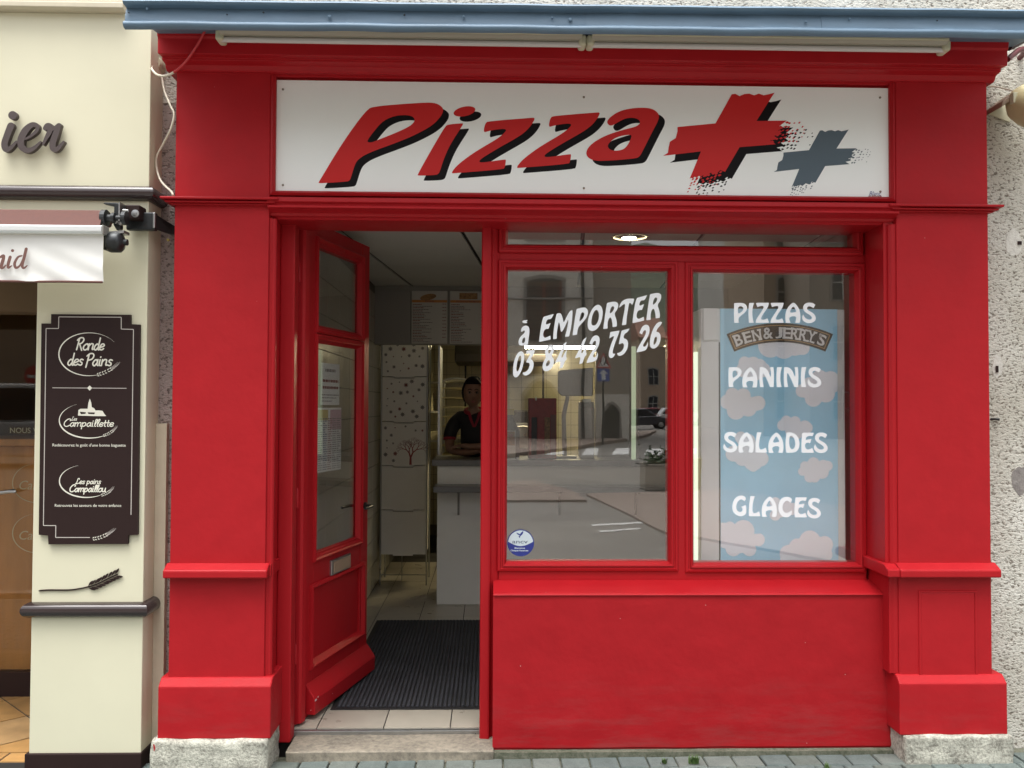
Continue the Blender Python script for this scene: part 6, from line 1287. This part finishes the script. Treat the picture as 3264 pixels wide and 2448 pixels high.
# street running away on the other side of the brown house
for k, (pa, pb, dp, h, mt, lab) in enumerate(((2040, 2120, 95, 9, 'render_tan', 'distant stone house with small windows at the end of the side street'), (2312, 2432, 62, 15, 'render_white', 'tall white house along the side street'), (2434, 2580, 48, 14, 'render_tan', 'tan house with one framed window along the side street'), (2582, 3000, 44, 14, 'render_brown', 'long brown house at the corner of the side street'))):
    a, c = M(pa, 1300, dp).x, M(pb, 1300, dp).x; y = 2*MY - (dp - CD); n = max(1, int((c - a)/2.6)); wn = []
    for i in range(n):
        for z in (1.0, 4.0, 7.0, 10.0):
            if z + 2 < h: wn.append((a + (c - a)*(i + .5)/n, z, 1.0, 1.6, 'sash'))
    house('street_house', lab, a, c, y, 8, h, mt, wn)
for (xa_, xb2, y_, h_, mt_, lab) in ((-31, xA(700) - .05, HYA + 1, 16, 'render_tan', 'tan house added opposite the bakery to block low sky light'), (-52, -32, HYA + 12, 15, 'render_white', 'white house added at the far corner to block low sky light'), (36, 56, HYA + 8, 15, 'render_grey', 'grey house added at the other corner to block low sky light')):  # out-of-frame houses added to keep low sky light off the shopfront
    nn_ = int((xb2 - xa_)/2.8); house('sky_block_house', lab, xa_, xb2, y_, 9, h_, mt_, [(xa_ + (xb2 - xa_)*(i + .5)/nn_, z, 1.0, 1.7, 'sash') for i in range(nn_) for z in (1.0, 4.3, 7.5, 10.7)])
# wooded hill
b = MB(); n = 40
for i in range(n + 1):
    for j in range(14):
        x = -250 + 600*i/n; y = -230 - 24*j; z = -2 + 95*math.sin(min(1, j/12)*math.pi/2)*(.7 + .3*math.sin(i*.35)) + 4*noise.noise(Vector((i*.9, j*.9, 0))); b.v.append(Vector((x, y, z)))
for i in range(n):
    for j in range(13): q = i*14 + j; b.f.append((q, q + 14, q + 15, q + 1)); b.m.append(0)
b.build('hill', 'forest', kind='structure', smooth=True, label='dark wooded hillside beyond the town')
# pavements and crossing
k1 = [M(1560, 1462, 30), M(1780, 1440, 30), M(1900, 1420, 33), M(2070, 1392, 42)]
def gm_(px, py):
    d = CF*FPX + CR*(px - FW/2) - CU*(py - FH/2); t = -CH/d.z; v = Vector((d.x*t, d.y*t - CD, 0)); return Vector((v.x, 2*MY - v.y, 0))
line_ = [gm_(1200, 1475), gm_(1580, 1462), gm_(1780, 1440), gm_(1900, 1421), gm_(2060, 1396)]
m = MB(); far = [Vector((p.x + 2, HYA - 12, 0)) for p in (line_[-1], line_[0])]; m.prism([(p.x, p.y) for p in line_] + [(far[0].x, far[0].y), (far[1].x - 30, far[1].y)], -.1, .12, 'z'); m.build('far_pavement', 'brick_paving', kind='structure', label='brick paved pavement in front of the houses across the square')
m = MB(); m.prism([(p.x, p.y) for p in (gm_(1560, 1545), gm_(1700, 1535), gm_(1830, 1572), gm_(1870, 1600), gm_(1560, 1598))], -.05, .03, 'z'); m.build('traffic_island', 'brick_paving', kind='structure', label='low brick paved island in the middle of the square')
m = MB(); m.prism([(p.x, p.y) for p in (gm_(1870, 1580), gm_(2300, 1560), gm_(2700, 1620), gm_(2700, 1800), gm_(2120, 1700))], -.05, .02, 'z'); m.build('side_pavement', 'brick_paving', kind='structure', label='brick paving beside the square')
for k, (pa, pb) in enumerate(((1748, 1800), (1862, 1910), (1960, 2008), (2062, 2112), (2165, 2220))):
    q = [gm_(pa + 6, 1428), gm_(pb, 1428), gm_(pb - 4, 1448), gm_(pa - 8, 1449)]; m = MB(); m.prism([(p.x, p.y) for p in q], -.008, -.004, 'z'); m.build('crossing_stripe', 'road_white', kind='structure', label='white zebra crossing bar on the asphalt')
for q in ([gm_(1890, 1676), gm_(2050, 1666), gm_(2040, 1662), gm_(1885, 1671)], [gm_(1915, 1694), gm_(2040, 1684), gm_(2035, 1680), gm_(1910, 1690)]): m = MB(); m.prism([(p.x, p.y) for p in q], -.008, -.004, 'z'); m.build('road_marking', 'road_white', kind='structure', label='thin white parking line on the asphalt')
# road signs
def sign_post(px, d, label, parts):
    v = M(px, 1400, d); t = thing('road_sign', label, 'road sign', (v.x, v.y, 0)); return t, v
SD = 36
ts, v = sign_post(1924, SD, 'red triangular pedestrian warning sign above a blue one-way square on a post', None)
zt = lambda py: M(1924, py, SD).z
def xt(px): return M(px, 1200, SD).x
m = MB(); m.tube([(v.x, v.y - .05, .0), (v.x, v.y - .05, zt(1124))], .04, 8); m.build('post', 'zinc_dark', ts, smooth=True)
def tri(k, y): c = (zt(1124) + 2*zt(1176))/3; return [(xt(1924), y, c + (zt(1124) - c)*k), (xt(1924) + (xt(1950.5) - xt(1924))*k, y, c + (zt(1176) - c)*k), (xt(1924) + (xt(1897.5) - xt(1924))*k, y, c + (zt(1176) - c)*k)]
m = MB(); m.poly([tri(1, v.y)], thick=.03, d=(0, -1, 0)); m.build('warning_plate', 'traffic_red', ts)
m = MB(); m.poly([tri(.74, v.y + .004)], thick=.003, d=(0, -1, 0)); m.build('warning_field', 'road_white', ts)
m = MB()
for ox, s_ in ((-.12, .8), (.1, 1.15)):
    cxp = v.x + ox; z0 = zt(1172)
    m.ribbon([Vector((cxp, v.y + .006, z0 + .22*s_)), Vector((cxp + .01, v.y + .006, z0 + .38*s_))], .06*s_, d=(0, 1, 0)); m.ribbon([Vector((cxp, v.y + .0065, z0 + .22*s_)), Vector((cxp - .07*s_, v.y + .0065, z0 + .08*s_))], .035*s_, d=(0, 1, 0)); m.ribbon([Vector((cxp, v.y + .007, z0 + .22*s_)), Vector((cxp + .08*s_, v.y + .007, z0 + .08*s_))], .035*s_, d=(0, 1, 0)); m.lathe((cxp + .01, v.y + .005, z0 + .46*s_), (0, 1, 0), [(.035*s_, 0), (.035*s_, .003)], 10)
m.build('pedestrian_symbol', 'sign_black', ts)
m = MB(); m.box(xt(1904), xt(1944), v.y - .03, v.y, zt(1216), zt(1178)); m.build('direction_plate', 'sign_blue', ts, bev=.01)
cxp = v.x; zc_ = (zt(1216) + zt(1178))/2; hh = (zt(1178) - zt(1216))/2
m = MB(); m.poly([[(cxp - .08, v.y + .003, zc_ - hh*.75), (cxp + .08, v.y + .003, zc_ - hh*.75), (cxp + .08, v.y + .003, zc_ + hh*.1), (cxp + .2, v.y + .003, zc_ + hh*.1), (cxp, v.y + .003, zc_ + hh*.85), (cxp - .2, v.y + .003, zc_ + hh*.1), (cxp - .08, v.y + .003, zc_ + hh*.1)]]); m.build('arrow', 'road_white', ts)
d2 = 26; v = M(40, 1195, d2); t2 = thing('road_sign', 'round red no-entry sign on a post opposite the bakery', 'road sign', (v.x, v.y, 0))
m = MB(); m.tube([(v.x, v.y - .05, 0), (v.x, v.y - .05, v.z + .3)], .035, 8); m.build('post', 'zinc_dark', t2)
m = MB(); m.lathe((v.x, v.y, v.z), (0, 1, 0), [(.33, -.02), (.33, 0)], 28); m.build('plate', 'traffic_red', t2); m = MB(); m.box(v.x - .22, v.x + .22, v.y + .002, v.y + .006, v.z - .055, v.z + .055); m.build('bar', 'road_white', t2)
# cars and a van
def car(label, name, x, y, mt, van=False, L=4.1, W=1.7):
    t = thing(name, label, 'van' if van else 'car', (x, y, 0), None)
    h, hb_ = (2.1, 1.15) if van else (1.45, .9); b = MB()
    lo = [(-L/2, .28), (-L/2, .62), (-L/2 + .08, hb_ - .08), (-L/2 + .3, hb_)] + [(L/2 - .9, hb_), (L/2 - .15, hb_ - .22), (L/2, .55), (L/2, .28)]
    b.prism([(x + a, z) for a, z in lo], y - W/2, y + W/2, 'y'); b.build('body', mt, t, bev=.07, seg=3)
    up_ = [(-L/2 + .12, hb_ - .01), (-L/2 + (.2 if van else .55), h), (L/2 - (1.3 if van else 1.9), h), (L/2 - (.75 if van else .95), hb_ - .01)]
    b = MB(); b.prism([(x + a, z) for a, z in up_], y - W/2 + .09, y + W/2 - .09, 'y'); b.build('cabin', mt, t, bev=.08, seg=3)
    for s_ in (-1, 1):
        b = MB(); yy = y + s_*(W/2 - .085); w0 = [(up_[0][0] + (1.9 if van else .22), hb_ + .05), (up_[1][0] + (1.9 if van else .12), h - .12), (up_[2][0] - .05, h - .12), (up_[3][0] - .18, hb_ + .05)]
        b.prism([(x + a, z) for a, z in w0], yy, yy + s_*.012, 'y'); b.build('window', 'dark_pane', t)
    for a in (-L*.31, L*.31):
        for s_ in (-1, 1):
            b = MB(); b.lathe((x + a, y + s_*(W/2 - .17), .31), (0, s_, 0), [(.31, 0), (.31, .16), (.27, .19), (.18, .19)], 22); wh = b.build('wheel', 'rubber', t, smooth=False)
            b = MB(); b.lathe((x + a, y + s_*(W/2 - .17), .31), (0, s_, 0), [(.18, .185), (.17, .196), (.05, .2), (0, .201)], 16); b.build('rim', 'steel', wh)
    for s_ in (-1, 1):
        b = MB(); b.box(x + L/2 - .1, x + L/2 + .006, y + s_*W*.36 - .15, y + s_*W*.36 + .15, .6, .72); b.build('headlight', 'alu_white', t, bev=.02)
        b = MB(); b.box(x - L/2 - .006, x - L/2 + .08, y + s_*W*.38 - .12, y + s_*W*.38 + .12, .62, .82); b.build('tail_light', 'traffic_red', t, bev=.02)
    return t
q = M(2042, 1350, 60); car('dark hatchback parked at the corner by the brown house', 'parked_car', q.x, q.y, 'car_dark')
q = M(2085, 1320, 78); car('red car parked farther up the side street', 'parked_car', q.x, q.y, 'car_red'); q = M(2115, 1320, 72); car('white car parked farther up the side street', 'parked_car', q.x + 1.5, q.y, 'car_white')
q = M(90, 1330, 22); car('white panel van parked across from the bakery', 'parked_van', q.x - 1.2, q.y, 'car_white', van=True, L=4.9, W=1.9)
# planter with litter bin
q = gm_(2100, 1558); pt = thing('street_planter', 'pale wooden planter box with low shrub at the edge of the square', 'planter', (q.x, q.y, 0))
for (x0, x1, y0_, y1_) in ((-.32, .32, -.32, -.28), (-.32, .32, .28, .32), (-.32, -.28, -.28, .28), (.28, .32, -.28, .28)): m = MB(); m.box(q.x + x0, q.x + x1, q.y + y0_, q.y + y1_, 0, .5); m.build('side_board', 'wood_planter', pt, bev=.006)
m = MB(); m.box(q.x - .275, q.x + .275, q.y - .275, q.y + .275, .3, .44); m.build('soil', 'joint_sand', pt)
m = MB(); rd = random.Random(2)
for k in range(260):
    p = q + Vector((rd.gauss(0, .13), rd.gauss(0, .13), .44 + abs(rd.gauss(0, .14)))); u = Vector((rd.uniform(-1, 1), rd.uniform(-1, 1), rd.uniform(-.3, 1))).normalized()*.05; w_ = u.orthogonal().normalized()*.02; m.add([p - u, p + w_, p + u, p - w_], [(0, 1, 2, 3)])
m.build('shrub', 'leaf', pt)
bn = thing('litter_bin', 'small yellow litter bin standing beside the planter', 'bin', (q.x + .62, q.y + .1, 0)); m = MB(); m.lathe((q.x + .62, q.y + .1, 0), (0, 0, 1), [(.16, 0), (.2, .55), (.21, .56), (.21, .6), (.18, .6)], 18); m.build('bucket', 'bin_yellow', bn); m = MB(); m.tube([(q.x + .42, q.y + .1, .58), (q.x + .5, q.y + .1, .74), (q.x + .74, q.y + .1, .74), (q.x + .82, q.y + .1, .58)], .01, 6); m.build('hoop', 'steel', bn)
